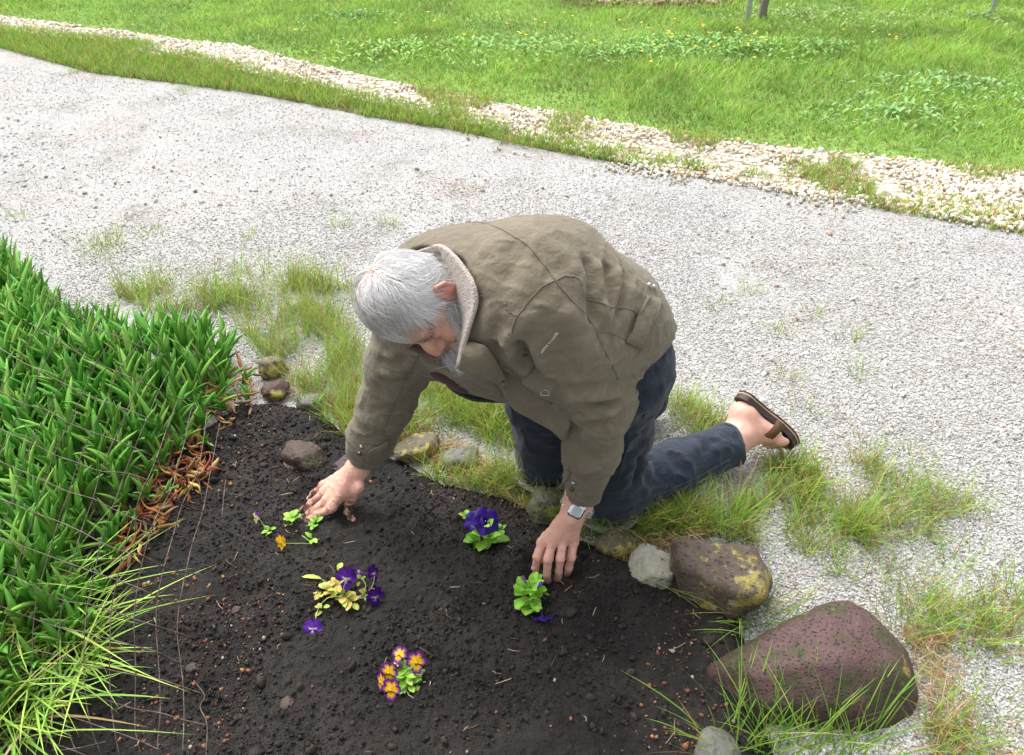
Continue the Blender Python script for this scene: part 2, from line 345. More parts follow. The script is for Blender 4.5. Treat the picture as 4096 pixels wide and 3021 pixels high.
# ------------------------------------------------------------------ soil of the flower bed
HOLES = [(1212, 1262, .06, .026), (690, 1120, .06, .022), (770, 1150, .03, .014), (735, 1105, .07, .012), (1050, 1190, .05, .010), (760, 1330, .07, .010), (880, 1500, .05, .012), (1160, 1320, .05, .008), (640, 960, .06, .012), (520, 1330, .05, .010), (800, 1060, .08, .012), (520, 1560, .07, .008), (1340, 1420, .07, .008)]
def soil_h(P):
    ins = inpoly(P, g_bed); d = polydist(P, g_bed); Q = np.column_stack([P, np.zeros(len(P))])
    h = .021+.016*fbm(Q*5, 3)+.013*fbm(Q*14+7, 4, .6)+.006*np.abs(fbm(Q*40+3, 3, .65))+.0055*fbm(Q*110+11, 2, .7); 
    for x, y, r, dp in HOLES:
        c = gz(x*1.8286, y*1.8286)[:2]; rr = np.linalg.norm(P-c, axis=1)/r; h = h-dp*np.exp(-rr**2)+dp*.5*np.exp(-((rr-1.5)/.5)**2)
    e = np.clip(d/.05, 0, 1); e = e*e*(3-2*e); return np.where(ins, np.maximum(h*e+.003*(1-e)+.0025, .0035), -.03*np.clip(d/.03, 0, 1)+.002)
nx, ny = 430, 340; gx = np.concatenate([np.linspace(-2.1, -1.0, 50, endpoint=False), np.linspace(-1.0, 1.0, 380)]); gy = np.concatenate([np.linspace(-.55, .70, 50, endpoint=False), np.linspace(.70, 2.1, 290)]); GX, GY = np.meshgrid(gx, gy); SP = np.column_stack([GX.ravel(), GY.ravel()]); SZ = soil_h(SP)
idx = np.arange(nx*ny).reshape(ny, nx); SF = np.stack([idx[:-1, :-1], idx[:-1, 1:], idx[1:, 1:], idx[1:, :-1]], -1).reshape(-1, 4)
keepq = (SZ[SF] > -.0299).any(1); SF = SF[keepq]
m, nt, b = new_mat('bed_soil'); f1 = noise(nt, 4.5, 5, .6); f2 = noise(nt, 70, 6, .7); f3 = noise(nt, 260, 3)
c = mix(nt, ramp(nt, f1, [(.42, (0,)*3), (.62, (1,)*3)]), (.0085, .0064, .0054), (.029, .024, .021)); c = mix(nt, 1., c, ramp(nt, f2, [(.25, (.45,)*3), (.75, (1.6,)*3)]), 'MULTIPLY')
nt.links.new(c, b.inputs['Base Color']); nt.links.new(ramp(nt, f1, [(.4, (.62,)*3), (.65, (.8,)*3)]), b.inputs['Roughness']); b.inputs['Specular IOR Level'].default_value = .35
p = bump(nt, b, f2, .012, .9); bump(nt, b, f3, .004, .9, p); M_soil = m
link('garden_bed', tomesh('garden_bed', np.column_stack([SP, SZ]), SF), None, M_soil, kind='structure', label='dug flower bed of dark damp soil')
M_clod = colmat('soil_clods', rough=.75, spec=.35, var=.45, scale=160, bd=.002)
n = 34000; P = sample(g_bedv, n); P = P[(np.abs(P[:, 0]) < 1.25) & (P[:, 1] > .62)]; P = P[density(P, 5, .35, .6, 3.)]; n = len(P); sz = .0013+.0017*rng.pareto(2.6, n).clip(0, 2.2)
lumps('soil_crumbs', np.column_stack([P, soil_h(P)+sz*.25]), sz, pick([(.010, .008, .007), (.018, .014, .012), (.032, .023, .017), (.007, .0065, .006)], n), M_clod, jit=.42, smooth=False, kind='stuff', label='loose dark soil crumbs over the flower bed')
n = 260; P = sample(g_bedv, n); P = P[P[:, 1] > .65]; P = P[density(P, 3, .1, .4, 6.)]; n = len(P); sz = .006+.007*rng.random(n)**2
lumps('soil_clods', np.column_stack([P, soil_h(P)+sz*.15]), sz, pick([(.016, .013, .011), (.024, .018, .015), (.034, .025, .019)], n), M_clod, ICO2, .20, .6, kind='stuff', label='rough dark clods of turned soil')
M_peb = colmat('pebble_mix', rough=.6, var=.3, scale=220, bd=.001)
pz = [G2([(300, 1280), (520, 1250), (640, 1300), (600, 1450), (540, 1652), (300, 1652)]), G2([(1440, 1330), (1570, 1390), (1560, 1470), (1640, 1652), (1380, 1652)]), G2([(480, 930), (620, 900), (620, 1080), (430, 1180)]), G2([(860, 1010), (1100, 1095), (1180, 1180), (1100, 1180), (900, 1080)]), g_bedv]
P = np.vstack([sample(q, k) for q, k in zip(pz, (420, 200, 120, 80, 300))]); P = P[(P[:, 1] > .65) & inpoly(P, g_bed)]; n = len(P); sz = .0016+.0013*rng.pareto(2.0, n).clip(0, 3.0)
lumps('bed_pebbles', np.column_stack([P, soil_h(P)+sz*.45]), sz, pick([(.22, .085, .04), (.15, .065, .04), (.34, .18, .07), (.30, .25, .19), (.08, .045, .03), (.45, .40, .33)], n, [.28, .26, .1, .06, .26, .04]), M_peb, jit=.28, smooth=False, kind='stuff', label='small orange and tan pebbles scattered over the soil')
# twigs, straws and leaf scraps on the soil
mb = MB(); P = sample(g_bedv, 130); P = P[P[:, 1] > .7]; hh = soil_h(P)
for (x, y), z in zip(P, hh):
    a = rng.random()*6.28; L = .008+.03*rng.random(); d = np.array([math.cos(a), math.sin(a), .15*rng.normal()]); q = np.array([x, y, z+.004]); mb.add(*tube([q-d*L/2, q+rng.normal(0, .002, 3), q+d*L/2], .0006+.0006*rng.random(), 4), c=[(.34, .25, .14), (.42, .34, .22), (.16, .10, .06)][rng.integers(3)])
mb.build('soil_litter', M_peb, None, kind='stuff', label='dry straws and twig scraps lying on the soil')

# ------------------------------------------------------------------ driveway grit in the round near the camera, stones of the strip
def grit(name, P, size, col, label, flat=.7):
    me = bpy.data.meshes.new(name); n = len(P); me.vertices.add(n); me.vertices.foreach_set('co', np.ascontiguousarray(P, np.float32).ravel())
    for nm, ty, v in (('scl', 'FLOAT_VECTOR', np.stack([size*(.7+.6*rng.random(n)), size*(.7+.6*rng.random(n)), size*flat*(.7+.6*rng.random(n))], -1)), ('rot', 'FLOAT_VECTOR', np.column_stack([rng.normal(0, .5, n), rng.normal(0, .5, n), rng.random(n)*6.28])), ('gcol', 'FLOAT_VECTOR', col)):
        a = me.attributes.new(nm, ty, 'POINT'); a.data.foreach_set('vector', np.ascontiguousarray(v, np.float32).ravel())
    m, nt, b = new_mat(name+'_stone'); at_ = N(nt, 'ShaderNodeAttribute', attribute_type='INSTANCER', attribute_name='gcol'); nt.links.new(at_.outputs['Color'], b.inputs['Base Color']); b.inputs['Roughness'].default_value = .75; b.inputs['Specular IOR Level'].default_value = .35
    ng = bpy.data.node_groups.new(name, 'GeometryNodeTree'); ng.interface.new_socket('Geometry', in_out='INPUT', socket_type='NodeSocketGeometry'); ng.interface.new_socket('Geometry', in_out='OUTPUT', socket_type='NodeSocketGeometry')
    nd = ng.nodes; gi, go = nd.new('NodeGroupInput'), nd.new('NodeGroupOutput'); mp = nd.new('GeometryNodeMeshToPoints'); ins = nd.new('GeometryNodeInstanceOnPoints'); ic = nd.new('GeometryNodeMeshIcoSphere'); ic.inputs['Radius'].default_value = 1; ic.inputs['Subdivisions'].default_value = 1
    sm = nd.new('GeometryNodeSetMaterial'); sm.inputs['Material'].default_value = m; L = ng.links
    def attr(nm): a = nd.new('GeometryNodeInputNamedAttribute'); a.data_type = 'FLOAT_VECTOR'; a.inputs['Name'].default_value = nm; return a.outputs['Attribute']
    er = nd.new('FunctionNodeEulerToRotation'); L.new(attr('rot'), er.inputs[0]); L.new(gi.outputs[0], mp.inputs[0]); L.new(mp.outputs[0], ins.inputs['Points']); L.new(ic.outputs['Mesh'], sm.inputs[0]); L.new(sm.outputs[0], ins.inputs['Instance']); L.new(er.outputs[0], ins.inputs['Rotation']); L.new(attr('scl'), ins.inputs['Scale']); L.new(ins.outputs[0], go.inputs[0])
    o = link(name, me, None, m, kind='stuff', label=label); md = o.modifiers.new('grit', 'NODES'); md.node_group = ng; return o
q = G2([(-80, 130), (600, 225), (1200, 345), (1700, 425), (2320, 540), (2320, 1760), (1600, 1760), (1300, 1180), (700, 880), (300, 640), (-80, 900)])
P = sample(q, 420000); d_ = np.hypot(P[:, 0], P[:, 1]); keep = (rng.random(len(P)) < np.clip(1.2-(d_-1.2)/2.2, .04, 1)) & ~inpoly(P, g_bed) & density(P, 2.2, .62, .5, 9.)
P = P[keep]; d_ = d_[keep]; n = len(P); sz = (.0018+.0022*rng.random(n)**2)*(1+.10*(d_-1.5).clip(0, 4)); cg = pick([(.50, .49, .475), (.43, .42, .405), (.58, .57, .55), (.33, .315, .295), (.19, .18, .165), (.44, .38, .30), (.28, .14, .10)], n, [.38, .30, .17, .08, .035, .025, .01])
grit('driveway_grit', np.column_stack([P, np.full(n, .0008)+sz*.3]), sz, cg, 'fine pale grey gravel over the driveway')
n = 420; P = sample(G2([(-50, 250), (1000, 380), (2240, 560), (2240, 1500), (1800, 1200), (1500, 700), (900, 480), (200, 500), (-50, 600)]), n); sz = .006+.006*rng.random(n)
lumps('loose_stones', np.column_stack([P, sz*.35]), sz, pick([(.66, .65, .62), (.58, .52, .42), (.36, .35, .34), (.30, .20, .15), (.50, .49, .47)], n, [.42, .25, .06, .05, .22]), M_peb, ICO1, .28, .5, kind='stuff', label='scattered larger pebbles on the driveway')
_g2 = g_slo.copy(); _g2[7:, 1] -= .05; poly = np.vstack([_g2, g_shi[::-1]]); n = 24000; P = sample(poly, n); P = P[(np.abs(P[:, 0]) < 5.2) & density(P, 2.4, .5, .5, 4.)]; n = len(P); sz = .006+.009*rng.random(n)**1.6
M_white = colmat('white_stone', rough=.7, var=.2, scale=120, bd=.001)
lumps('white_stones', np.column_stack([P, .010+sz*.4]), sz, pick([(.74, .70, .61), (.64, .56, .43), (.78, .75, .69), (.56, .41, .22), (.40, .35, .27)], n, [.36, .27, .16, .14, .07]), M_white, ICO1, .30, .55, kind='stuff', label='white and cream stones of the gravel strip')

ek = 5200; tE = rng.random(ek)*(len(g_road)-1.001); iE = tE.astype(int); P = g_road[iE]*(1-(tE-iE))[:, None]+g_road[iE+1]*(tE-iE)[:, None]+np.column_stack([np.zeros(ek), rng.normal(-.03, .07, ek)]); P = P[np.abs(P[:, 0]) < 5.2]; P = P[density(P, 3, .25, .5, 8.) & (P[:, 0] > -.3)]; n = len(P); sz = .005+.008*rng.random(n)**1.6
lumps('edge_stones', np.column_stack([P, .004+sz*.4]), sz, pick([(.62, .58, .49), (.54, .47, .35), (.66, .63, .57), (.40, .36, .29)], n), M_white, ICO1, .30, .55, kind='stuff', label='stray pale stones along the driveway edge')
# ------------------------------------------------------------------ grass
M_grass = colmat('grass_blades', rough=.55, trans=.35, spec=.35, var=.15, scale=30)
GR = np.array([(.20, .40, .05), (.29, .47, .075), (.14, .30, .04), (.38, .48, .095), (.34, .25, .09), (.42, .22, .07), (.50, .40, .20)])
def gcol(n, w): c = GR[rng.choice(7, n, p=np.array(w)/sum(w))]; return c*(.75+.5*rng.random((n, 1)))
# lawn
lp = np.vstack([g_shi, [[g_shi[-1][0]+2, 9.4], [-6.2, 9.4]]]); P = sample(lp, 130000); P = P[(np.abs(P[:, 0]) < 1.05+P[:, 1]*.60) & (((P[:, 0]-gz(2633, -8)[0])/1.1)**2+((P[:, 1]-gz(2633, -8)[1]-.45)/.62)**2 > 1)]; n = len(P); hN_ = fbm(np.column_stack([P*1.1, np.zeros(n)]), 3); hM = fbm(np.column_stack([P*3.1, np.ones(n)]), 3); edge = np.clip(polydist(P, g_shi, False)/.35, 0, 1)
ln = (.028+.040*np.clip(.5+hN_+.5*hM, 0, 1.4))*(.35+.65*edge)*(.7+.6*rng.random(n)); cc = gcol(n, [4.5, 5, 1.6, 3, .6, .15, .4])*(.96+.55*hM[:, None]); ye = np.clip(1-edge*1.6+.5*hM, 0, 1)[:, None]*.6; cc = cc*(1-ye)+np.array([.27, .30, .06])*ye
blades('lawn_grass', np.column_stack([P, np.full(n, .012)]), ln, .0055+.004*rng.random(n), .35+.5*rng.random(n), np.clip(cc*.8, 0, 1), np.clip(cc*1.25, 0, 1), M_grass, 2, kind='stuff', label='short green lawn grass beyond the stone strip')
# verge grass and tufts in the stone strip
def strip_blades(name, poly, n, thr, w, h0, h1, label, wdt=.0032, f=5., z=.004, soft=.4, seg=2, lean=.5):
    P = sample(poly, n); P = P[density(P, f, thr, soft, sum(map(ord, name)) % 97)]
    for qx, qy, qr in ((912, 1000, .075), (1008, 1022, .06), (600, 818, .05), (604, 868, .05), (682, 892, .05)): P = P[np.linalg.norm(P-gz(qx*1.8286, qy*1.8286)[:2], axis=1) > qr]
    n = len(P); c = gcol(n, w)
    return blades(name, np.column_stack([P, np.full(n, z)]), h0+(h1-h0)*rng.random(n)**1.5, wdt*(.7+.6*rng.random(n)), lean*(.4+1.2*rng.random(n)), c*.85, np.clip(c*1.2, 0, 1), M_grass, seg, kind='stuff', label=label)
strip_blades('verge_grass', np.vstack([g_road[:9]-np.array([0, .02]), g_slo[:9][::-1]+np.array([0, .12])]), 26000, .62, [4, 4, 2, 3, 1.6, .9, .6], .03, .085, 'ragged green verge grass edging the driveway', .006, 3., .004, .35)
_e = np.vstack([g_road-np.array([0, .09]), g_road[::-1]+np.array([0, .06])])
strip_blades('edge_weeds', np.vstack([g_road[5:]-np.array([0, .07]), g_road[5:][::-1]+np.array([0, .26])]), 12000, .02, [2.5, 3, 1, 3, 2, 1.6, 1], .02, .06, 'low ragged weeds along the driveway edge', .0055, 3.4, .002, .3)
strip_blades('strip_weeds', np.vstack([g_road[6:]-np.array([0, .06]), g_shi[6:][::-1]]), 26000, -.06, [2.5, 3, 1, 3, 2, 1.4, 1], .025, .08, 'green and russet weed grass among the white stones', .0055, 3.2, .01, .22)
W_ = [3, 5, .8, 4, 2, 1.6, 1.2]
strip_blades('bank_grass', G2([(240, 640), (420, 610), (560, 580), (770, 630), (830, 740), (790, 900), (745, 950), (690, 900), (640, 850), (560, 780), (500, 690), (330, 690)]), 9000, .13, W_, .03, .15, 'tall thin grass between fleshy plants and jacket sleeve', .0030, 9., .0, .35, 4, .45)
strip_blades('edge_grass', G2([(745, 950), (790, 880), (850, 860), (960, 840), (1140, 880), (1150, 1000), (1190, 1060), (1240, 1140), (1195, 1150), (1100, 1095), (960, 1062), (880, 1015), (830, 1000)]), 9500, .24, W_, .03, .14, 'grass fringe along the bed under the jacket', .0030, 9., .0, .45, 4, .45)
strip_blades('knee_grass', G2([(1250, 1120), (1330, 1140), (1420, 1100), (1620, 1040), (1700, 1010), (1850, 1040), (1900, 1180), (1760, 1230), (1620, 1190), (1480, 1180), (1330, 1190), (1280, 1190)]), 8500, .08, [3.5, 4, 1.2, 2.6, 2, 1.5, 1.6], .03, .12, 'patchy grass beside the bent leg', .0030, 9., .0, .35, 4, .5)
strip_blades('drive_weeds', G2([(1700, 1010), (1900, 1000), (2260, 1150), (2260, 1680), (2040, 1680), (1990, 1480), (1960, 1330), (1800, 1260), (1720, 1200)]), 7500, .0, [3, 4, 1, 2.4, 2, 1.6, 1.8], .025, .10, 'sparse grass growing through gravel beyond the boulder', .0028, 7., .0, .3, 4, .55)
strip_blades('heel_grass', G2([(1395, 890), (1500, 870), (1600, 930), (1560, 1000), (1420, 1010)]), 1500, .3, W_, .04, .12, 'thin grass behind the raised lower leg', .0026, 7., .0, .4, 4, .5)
# dry straw and thatch at the bed edge
for nm, pts, k in (('dry_thatch', [(600, 850), (700, 880), (780, 940), (900, 1000), (1100, 1080), (1190, 1140), (1160, 1060), (1000, 980), (860, 930), (760, 880)], 1500), ('dry_straw', [(1380, 1230), (1560, 1290), (1640, 1340), (1560, 1400), (1470, 1330), (1290, 1230), (1400, 1180), (1560, 1170)], 700), ('gravel_straw', [(1960, 1360), (2060, 1390), (2110, 1560), (2100, 1680), (2010, 1680), (2020, 1560), (1990, 1450)], 220)):
    P = sample(G2(pts), k); n = len(P); c = np.array([(.42, .31, .16), (.50, .40, .24), (.30, .18, .09), (.36, .20, .08)])[rng.integers(0, 4, n)]*(.7+.5*rng.random((n, 1)))
    th = rng.random(n)*6.28; d = np.stack([np.cos(th), np.sin(th), rng.normal(0, .22, n)], -1); sd = np.stack([-np.sin(th), np.cos(th), np.zeros(n)], -1); L = .012+.035*rng.random(n)**1.5; p0 = np.column_stack([P, .006+.016*rng.random(n)]); w = (.0007+.0009*rng.random(n))[:, None]; bow = rng.normal(0, .2, n)[:, None]*L[:, None]
    V = np.stack([p0-d*L[:, None]-sd*w, p0-d*L[:, None]+sd*w, p0+sd*(bow+w), p0+sd*(bow-w), p0+d*L[:, None]+sd*w*.5, p0+d*L[:, None]-sd*w*.5], 1); F = (np.array([[0, 1, 2, 3], [3, 2, 4, 5]])[None]+(np.arange(n)*6)[:, None, None]).reshape(-1, 4)
    link(nm, tomesh(nm, V.reshape(-1, 3), F, True, np.repeat(c, 6, 0)), None, M_grass, kind='stuff', label={'dry_thatch': 'dry tan thatch under the fringe grass', 'dry_straw': 'dry straw caught round the lichen rocks', 'gravel_straw': 'dry straw lying beside the big boulder'}[nm])
# ------------------------------------------------------------------ rocks round the bed
def rock_mat(name, c0, c1, lich=None, lamt=.5, pit=60, pd=.006, moss=0., white=0., lscale=9):
    m, nt, b = new_mat(name); f1 = noise(nt, 6, 5, .6); f2 = noise(nt, 45, 6, .7); v = N(nt, 'ShaderNodeTexVoronoi', Scale=pit); nt.links.new(N(nt, 'ShaderNodeTexCoord').outputs['Object'], v.inputs['Vector'])
    c = mix(nt, ramp(nt, f1, [(.35, (0,)*3), (.65, (1,)*3)]), c0, c1); c = mix(nt, 1., c, ramp(nt, f2, [(.25, (.6,)*3), (.75, (1.35,)*3)]), 'MULTIPLY')
    if moss:
        g = N(nt, 'ShaderNodeSeparateXYZ'); nt.links.new(N(nt, 'ShaderNodeTexCoord').outputs['Object'], g.inputs[0]); c = mix(nt, ramp(nt, noise(nt, 16, 5, .7), [(.56-.1*moss, (0,)*3), (.64, (.85,)*3)]), c, (.035, .055, .012))
    if lich is not None: c = mix(nt, ramp(nt, noise(nt, lscale, 6, .72), [(.60-.2*lamt, (0,)*3), (.66-.2*lamt, (.9,)*3)]), c, lich)
    if white: c = mix(nt, ramp(nt, noise(nt, 34, 4, .7), [(.60, (0,)*3), (.66, (white,)*3)]), c, (.42, .43, .39))
    nt.links.new(c, b.inputs['Base Color']); b.inputs['Roughness'].default_value = .62; b.inputs['Specular IOR Level'].default_value = .4
    p = bump(nt, b, ramp(nt, v.outputs['Distance'], [(0, (0,)*3), (.35, (1,)*3)]), pd, .8); bump(nt, b, f2, .008, .8, p); return m
def rock_shape(rad, seed, npl=18, p=13, base=ICO4, planes=None, rough=.075):
    r = np.random.default_rng(seed); V, F = base; rad = np.array(rad); n = r.normal(size=(npl, 3)); n /= np.linalg.norm(n, axis=1, keepdims=True); h = np.linalg.norm(n*rad, axis=1)*(.80+.22*r.random(npl))
    if planes is not None: pn = np.array([nrm(q[0]) for q in planes]); n = np.vstack([n, pn]); h = np.concatenate([h, [q[1] for q in planes]])
    n = np.vstack([n, np.eye(3), -np.eye(3)]); h = np.concatenate([h, rad, rad])
    d = V/np.linalg.norm(V, axis=1, keepdims=True); q = np.clip(d@n.T, 0, None)/h; R = (q**p).sum(1)**(-1/p); P = d*R[:, None]; s = rad.mean()
    P = P*(1+rough*1.5*fbm(P/s*1.7+seed, 4)+rough*.7*fbm(P/s*6+seed, 4)-rough*.5*np.clip(fbm(P/s*14+seed, 2), 0, 1))[:, None]; return P, F
def rock(cx, cy, rad, seed, mat, label, rz=0., tilt=(0, 0), sink=.25, **k):
    c = gz(cx*1.8286, cy*1.8286); z = rad[2]*(1-2*sink); V, F = rock_shape(rad, seed, **k); ca, sa = math.cos(rz), math.sin(rz); tx, ty = tilt
    V = V@np.array([[1, 0, 0], [0, math.cos(tx), math.sin(tx)], [0, -math.sin(tx), math.cos(tx)]])@np.array([[math.cos(ty), 0, -math.sin(ty)], [0, 1, 0], [math.sin(ty), 0, math.cos(ty)]])@np.array([[ca, sa, 0], [-sa, ca, 0], [0, 0, 1]])
    o = link('rock', tomesh('rock', V, F), None, mat, label=label, category='rock', group='rocks edging the flower bed'); o.location = (c[0], c[1]+rad[1]*.0, z); return o
YEL = (.38, .31, .075)
M_r1 = rock_mat('basalt', (.125, .070, .068), (.088, .048, .042), (.33, .26, .06), -.12, 130, .008, .9); M_r2 = rock_mat('lichen_basalt', (.085, .058, .042), (.13, .10, .075), YEL, .42, 70, .008, .5, .5, 8); M_r3 = rock_mat('pale_stone', (.40, .38, .30), (.26, .25, .19), (.03, .022, .018), .25, 60, .004, 0, .9, 16)
M_r4 = rock_mat('yellow_lichen_stone', (.16, .13, .09), (.11, .085, .055), YEL, .48, 60, .005, .5, .4, 13); M_r5 = rock_mat('mossy_stone', (.13, .12, .09), (.09, .085, .06), (.20, .19, .06), .5, 60, .005, 1.4, .5, 14); M_r6 = rock_mat('brown_stone', (.075, .045, .032), (.05, .035, .03), (.17, .15, .09), .12, 60, .006, .2, 0, 12)
M_r7 = rock_mat('grey_stone', (.17, .165, .14), (.12, .12, .105), (.20, .19, .07), .3, 50, .004, .6, .4, 14); M_r8 = rock_mat('red_stone', (.09, .042, .034), (.06, .032, .028), YEL, .34, 60, .006, .3, 0, 9); M_r9 = rock_mat('slab_stone', (.075, .052, .056), (.05, .038, .04), None, 0, 60, .004)
_bp = np.array([gz(x*1.8286, y*1.8286, z) for x, y, z in [(1522, 1470, .01), (1545, 1520, -.02), (1600, 1580, -.03), (1720, 1612, -.03), (1880, 1620, -.03), (2000, 1598, -.03), (2018, 1520, .03), (2005, 1440, .02), (1640, 1392, .02), (1760, 1330, .01), (1900, 1330, 0), (1548, 1450, .05), (1630, 1400, .075), (1750, 1338, .115), (1832, 1303, .150), (1872, 1308, .148), (1965, 1388, .115), (1645, 1470, .105), (1760, 1452, .135), (1880, 1440, .142), (1985, 1470, .105), (1660, 1545, .06), (1880, 1560, .07)]])
bmh = bmesh.new(); _vs = [bmh.verts.new(p) for p in _bp]; bmesh.ops.convex_hull(bmh, input=_vs); bmh.normal_update(); _c0 = _bp.mean(0); _pl = {}
for f_h in bmh.faces:
    nn_h = np.array(f_h.normal); dd_h = float((np.array(f_h.verts[0].co)-_c0)@nn_h); nn_h, dd_h = (-nn_h, -dd_h) if dd_h < 0 else (nn_h, dd_h); _pl[tuple(np.round(nn_h, 2))] = (nn_h, max(dd_h, .012))
bmh.free(); _n = np.array([q[0] for q in _pl.values()]); _h = np.array([q[1] for q in _pl.values()]); _d = ICO5[0]/np.linalg.norm(ICO5[0], axis=1, keepdims=True)
_r = ((np.clip(_d@_n.T, 0, None)/_h)**22).sum(1)**(-1/22); _P = _d*_r[:, None]; _P = _P*(1+.07*fbm(_P*7+3, 4)+.03*fbm(_P*24+5, 4)-.012*np.clip(fbm(_P*70, 2), 0, 1))[:, None]
o = link('boulder', tomesh('boulder', _P, ICO5[1]), None, M_r1, label='large purple-brown pitted boulder with moss and grass at its foot', category='rock', group='rocks edging the flower bed'); o.location = tuple(_c0)
rock(1568, 1288, (.125, .102, .068), 12, M_r2, 'brown rock with bright yellow lichen patches, larger than its neighbours', -.2, sink=.10, npl=12)
rock(1424, 1268, (.062, .058, .046), 23, M_r3, 'pale grey speckled rock leaning against the yellow-patched brown rock', .3, sink=.2)
rock(1343, 1206, (.055, .046, .036), 31, M_r4, 'small yellow-lichened rock beside the watch hand', .2, sink=.2)
rock(1196, 1122, (.060, .050, .045), 44, M_r5, 'mossy green rock half hidden behind the watch hand', .5, sink=.2)
r6 = rock(668, 1018, (.072, .046, .040), 52, M_r6, 'rough brown stone sitting loose on the soil', -.25, sink=.1, npl=14, p=12)
rock(752, 1040, (.050, .075, .016), 61, M_r9, 'flat purple slab behind the dirty hand', -.6, tilt=(.3, -.2), sink=0)
rock(600, 818, (.046, .040, .036), 73, M_r4, 'yellow-topped rock in grass above the reddish rock', .3, sink=.15)
rock(604, 868, (.048, .042, .030), 88, M_r8, 'reddish-brown rock below the yellow-topped rock', -.1, sink=.15)
rock(682, 892, (.040, .036, .026), 91, M_r7, 'smooth pale grey rock beside straw and small fleshy shoots', .1, sink=.15, npl=8, p=6)
rock(912, 996, (.070, .046, .030), 103, M_r4, 'low yellow-crusted rock beside the dirt-hand cuff', .1, sink=.15, npl=8, p=7)
rock(1008, 1018, (.060, .040, .030), 117, M_r7, 'grey-green rock buried in fringe grass', .0, sink=.2)
rock(1562, 1668, (.055, .05, .036), 124, M_r7, 'small grey rock at the foot of the boulder grass', .2, sink=.15, npl=8, p=6)
o = rock(1386, 1398, (.022, .020, .012), 131, M_r9, 'small pinkish stone pressed into the soil', .2, sink=.1)
for k, (x, y, r) in enumerate([(428, 1476, .016), (634, 1560, .020), (1268, 1320, .010), (520, 1350, .012), (1180, 1395, .008)]):
    o = rock(x, y, (r, r*.9, r*.7), 140+k, M_r6 if k % 2 else M_r9, 'dark soil-coloured stone on the dug bed', k, sink=.0, base=ICO3); o.name = 'stone'; o['group'] = 'small stones on the soil'; o['category'] = 'stone'
    o.location.z += .012
# pale underside of the loose stone
V, F = rock_shape((.066, .042, .020), 53, 14, 12); o = link('pale_base', tomesh('pale_base', V+np.array([.004, -.012, -.026]), F), r6, rock_mat('pale_lime', (.34, .29, .20), (.25, .21, .15), None, 0, 60, .004))
# orange pot lying on its side behind the cuff
M_terra = simple('terracotta', (.46, .085, .035), .5, 0, .25, 60, .0006); pc = gz(1572, 1770, .022); ax_p = nrm([.35, -.55, .45]); a_ = nrm(np.cross(ax_p, [0, 0, 1])); b_ = np.cross(ax_p, a_)
pot = empty('plant_pot', tuple(pc), label='small orange plant pot lying behind the cuff', category='pot')
def lathe(prof, n=20):
    V, F = [], []
    for r, h in prof: V += [pc+ax_p*h+r*(math.cos(i*2*math.pi/n)*a_+math.sin(i*2*math.pi/n)*b_) for i in range(n)]
    for q in range(len(prof)-1): F += [(q*n+i, q*n+(i+1) % n, (q+1)*n+(i+1) % n, (q+1)*n+i) for i in range(n)]
    return V, F
mb = MB(); mb.add(*lathe([(.0, -.035), (.018, -.035), (.024, .01), (.022, .01), (.016, -.031), (.0, -.031)])); mb.build('pot_wall', M_terra, pot); mb = MB(); mb.add(*lathe([(.024, .004), (.027, .004), (.0275, .014), (.025, .016), (.022, .012), (.022, .004)])); mb.build('pot_rim', M_terra, pot)
# ------------------------------------------------------------------ the kneeling gardener
LS = at(2165, 1235, 1.49); LE = at(2400, 1580, 1.67); LW = at(2332, 1985, 1.83)
RS = at(1640, 1300, 1.70); RE = at(1545, 1620, 1.88); RW = at(1445, 1840, 2.0)
LH = at(2470, 1480, 1.76); RH = LH+.20*np.array([-.72, .69, 0])
LK = gz(2445, 1965, .085); RK = gz(2188, 1820, .085)
HEM = gz(2922, 1778, .085); RHEM = RK+np.array([.30, .24, 0])
LAT = nrm(LS-RS)
person = empty('person', (0.12, 1.42, 0), label='grey-bearded person in olive jacket and navy jeans kneeling with both hands in the soil', category='person')
def pchild(name, V, F, mat, parent=person, col=None, smooth=True, **kw):
    return link(name, tomesh(name, np.asarray(V)-world_of(parent), F, smooth, col), parent, mat, **kw)
def surf_pick(px, V, Pj, n_ok, r=9):                            # the visible point of a surface along sight lines
    out = []
    for x, y in px:
        d2 = (Pj[:, 0]-x)**2+(Pj[:, 1]-y)**2; rr = r
        while True:
            m = np.nonzero((d2 < rr*rr) & n_ok)[0]
            if len(m) or rr > 200: break
            rr *= 1.6
        if not len(m): m = np.array([np.argmin(d2)])
        k = m[np.argsort(Pj[m, 2])[:max(1, len(m)//2)]]; w = 1/(d2[k]+4); out.append((V[k]*w[:, None]).sum(0)/w.sum())
    return np.array(out)
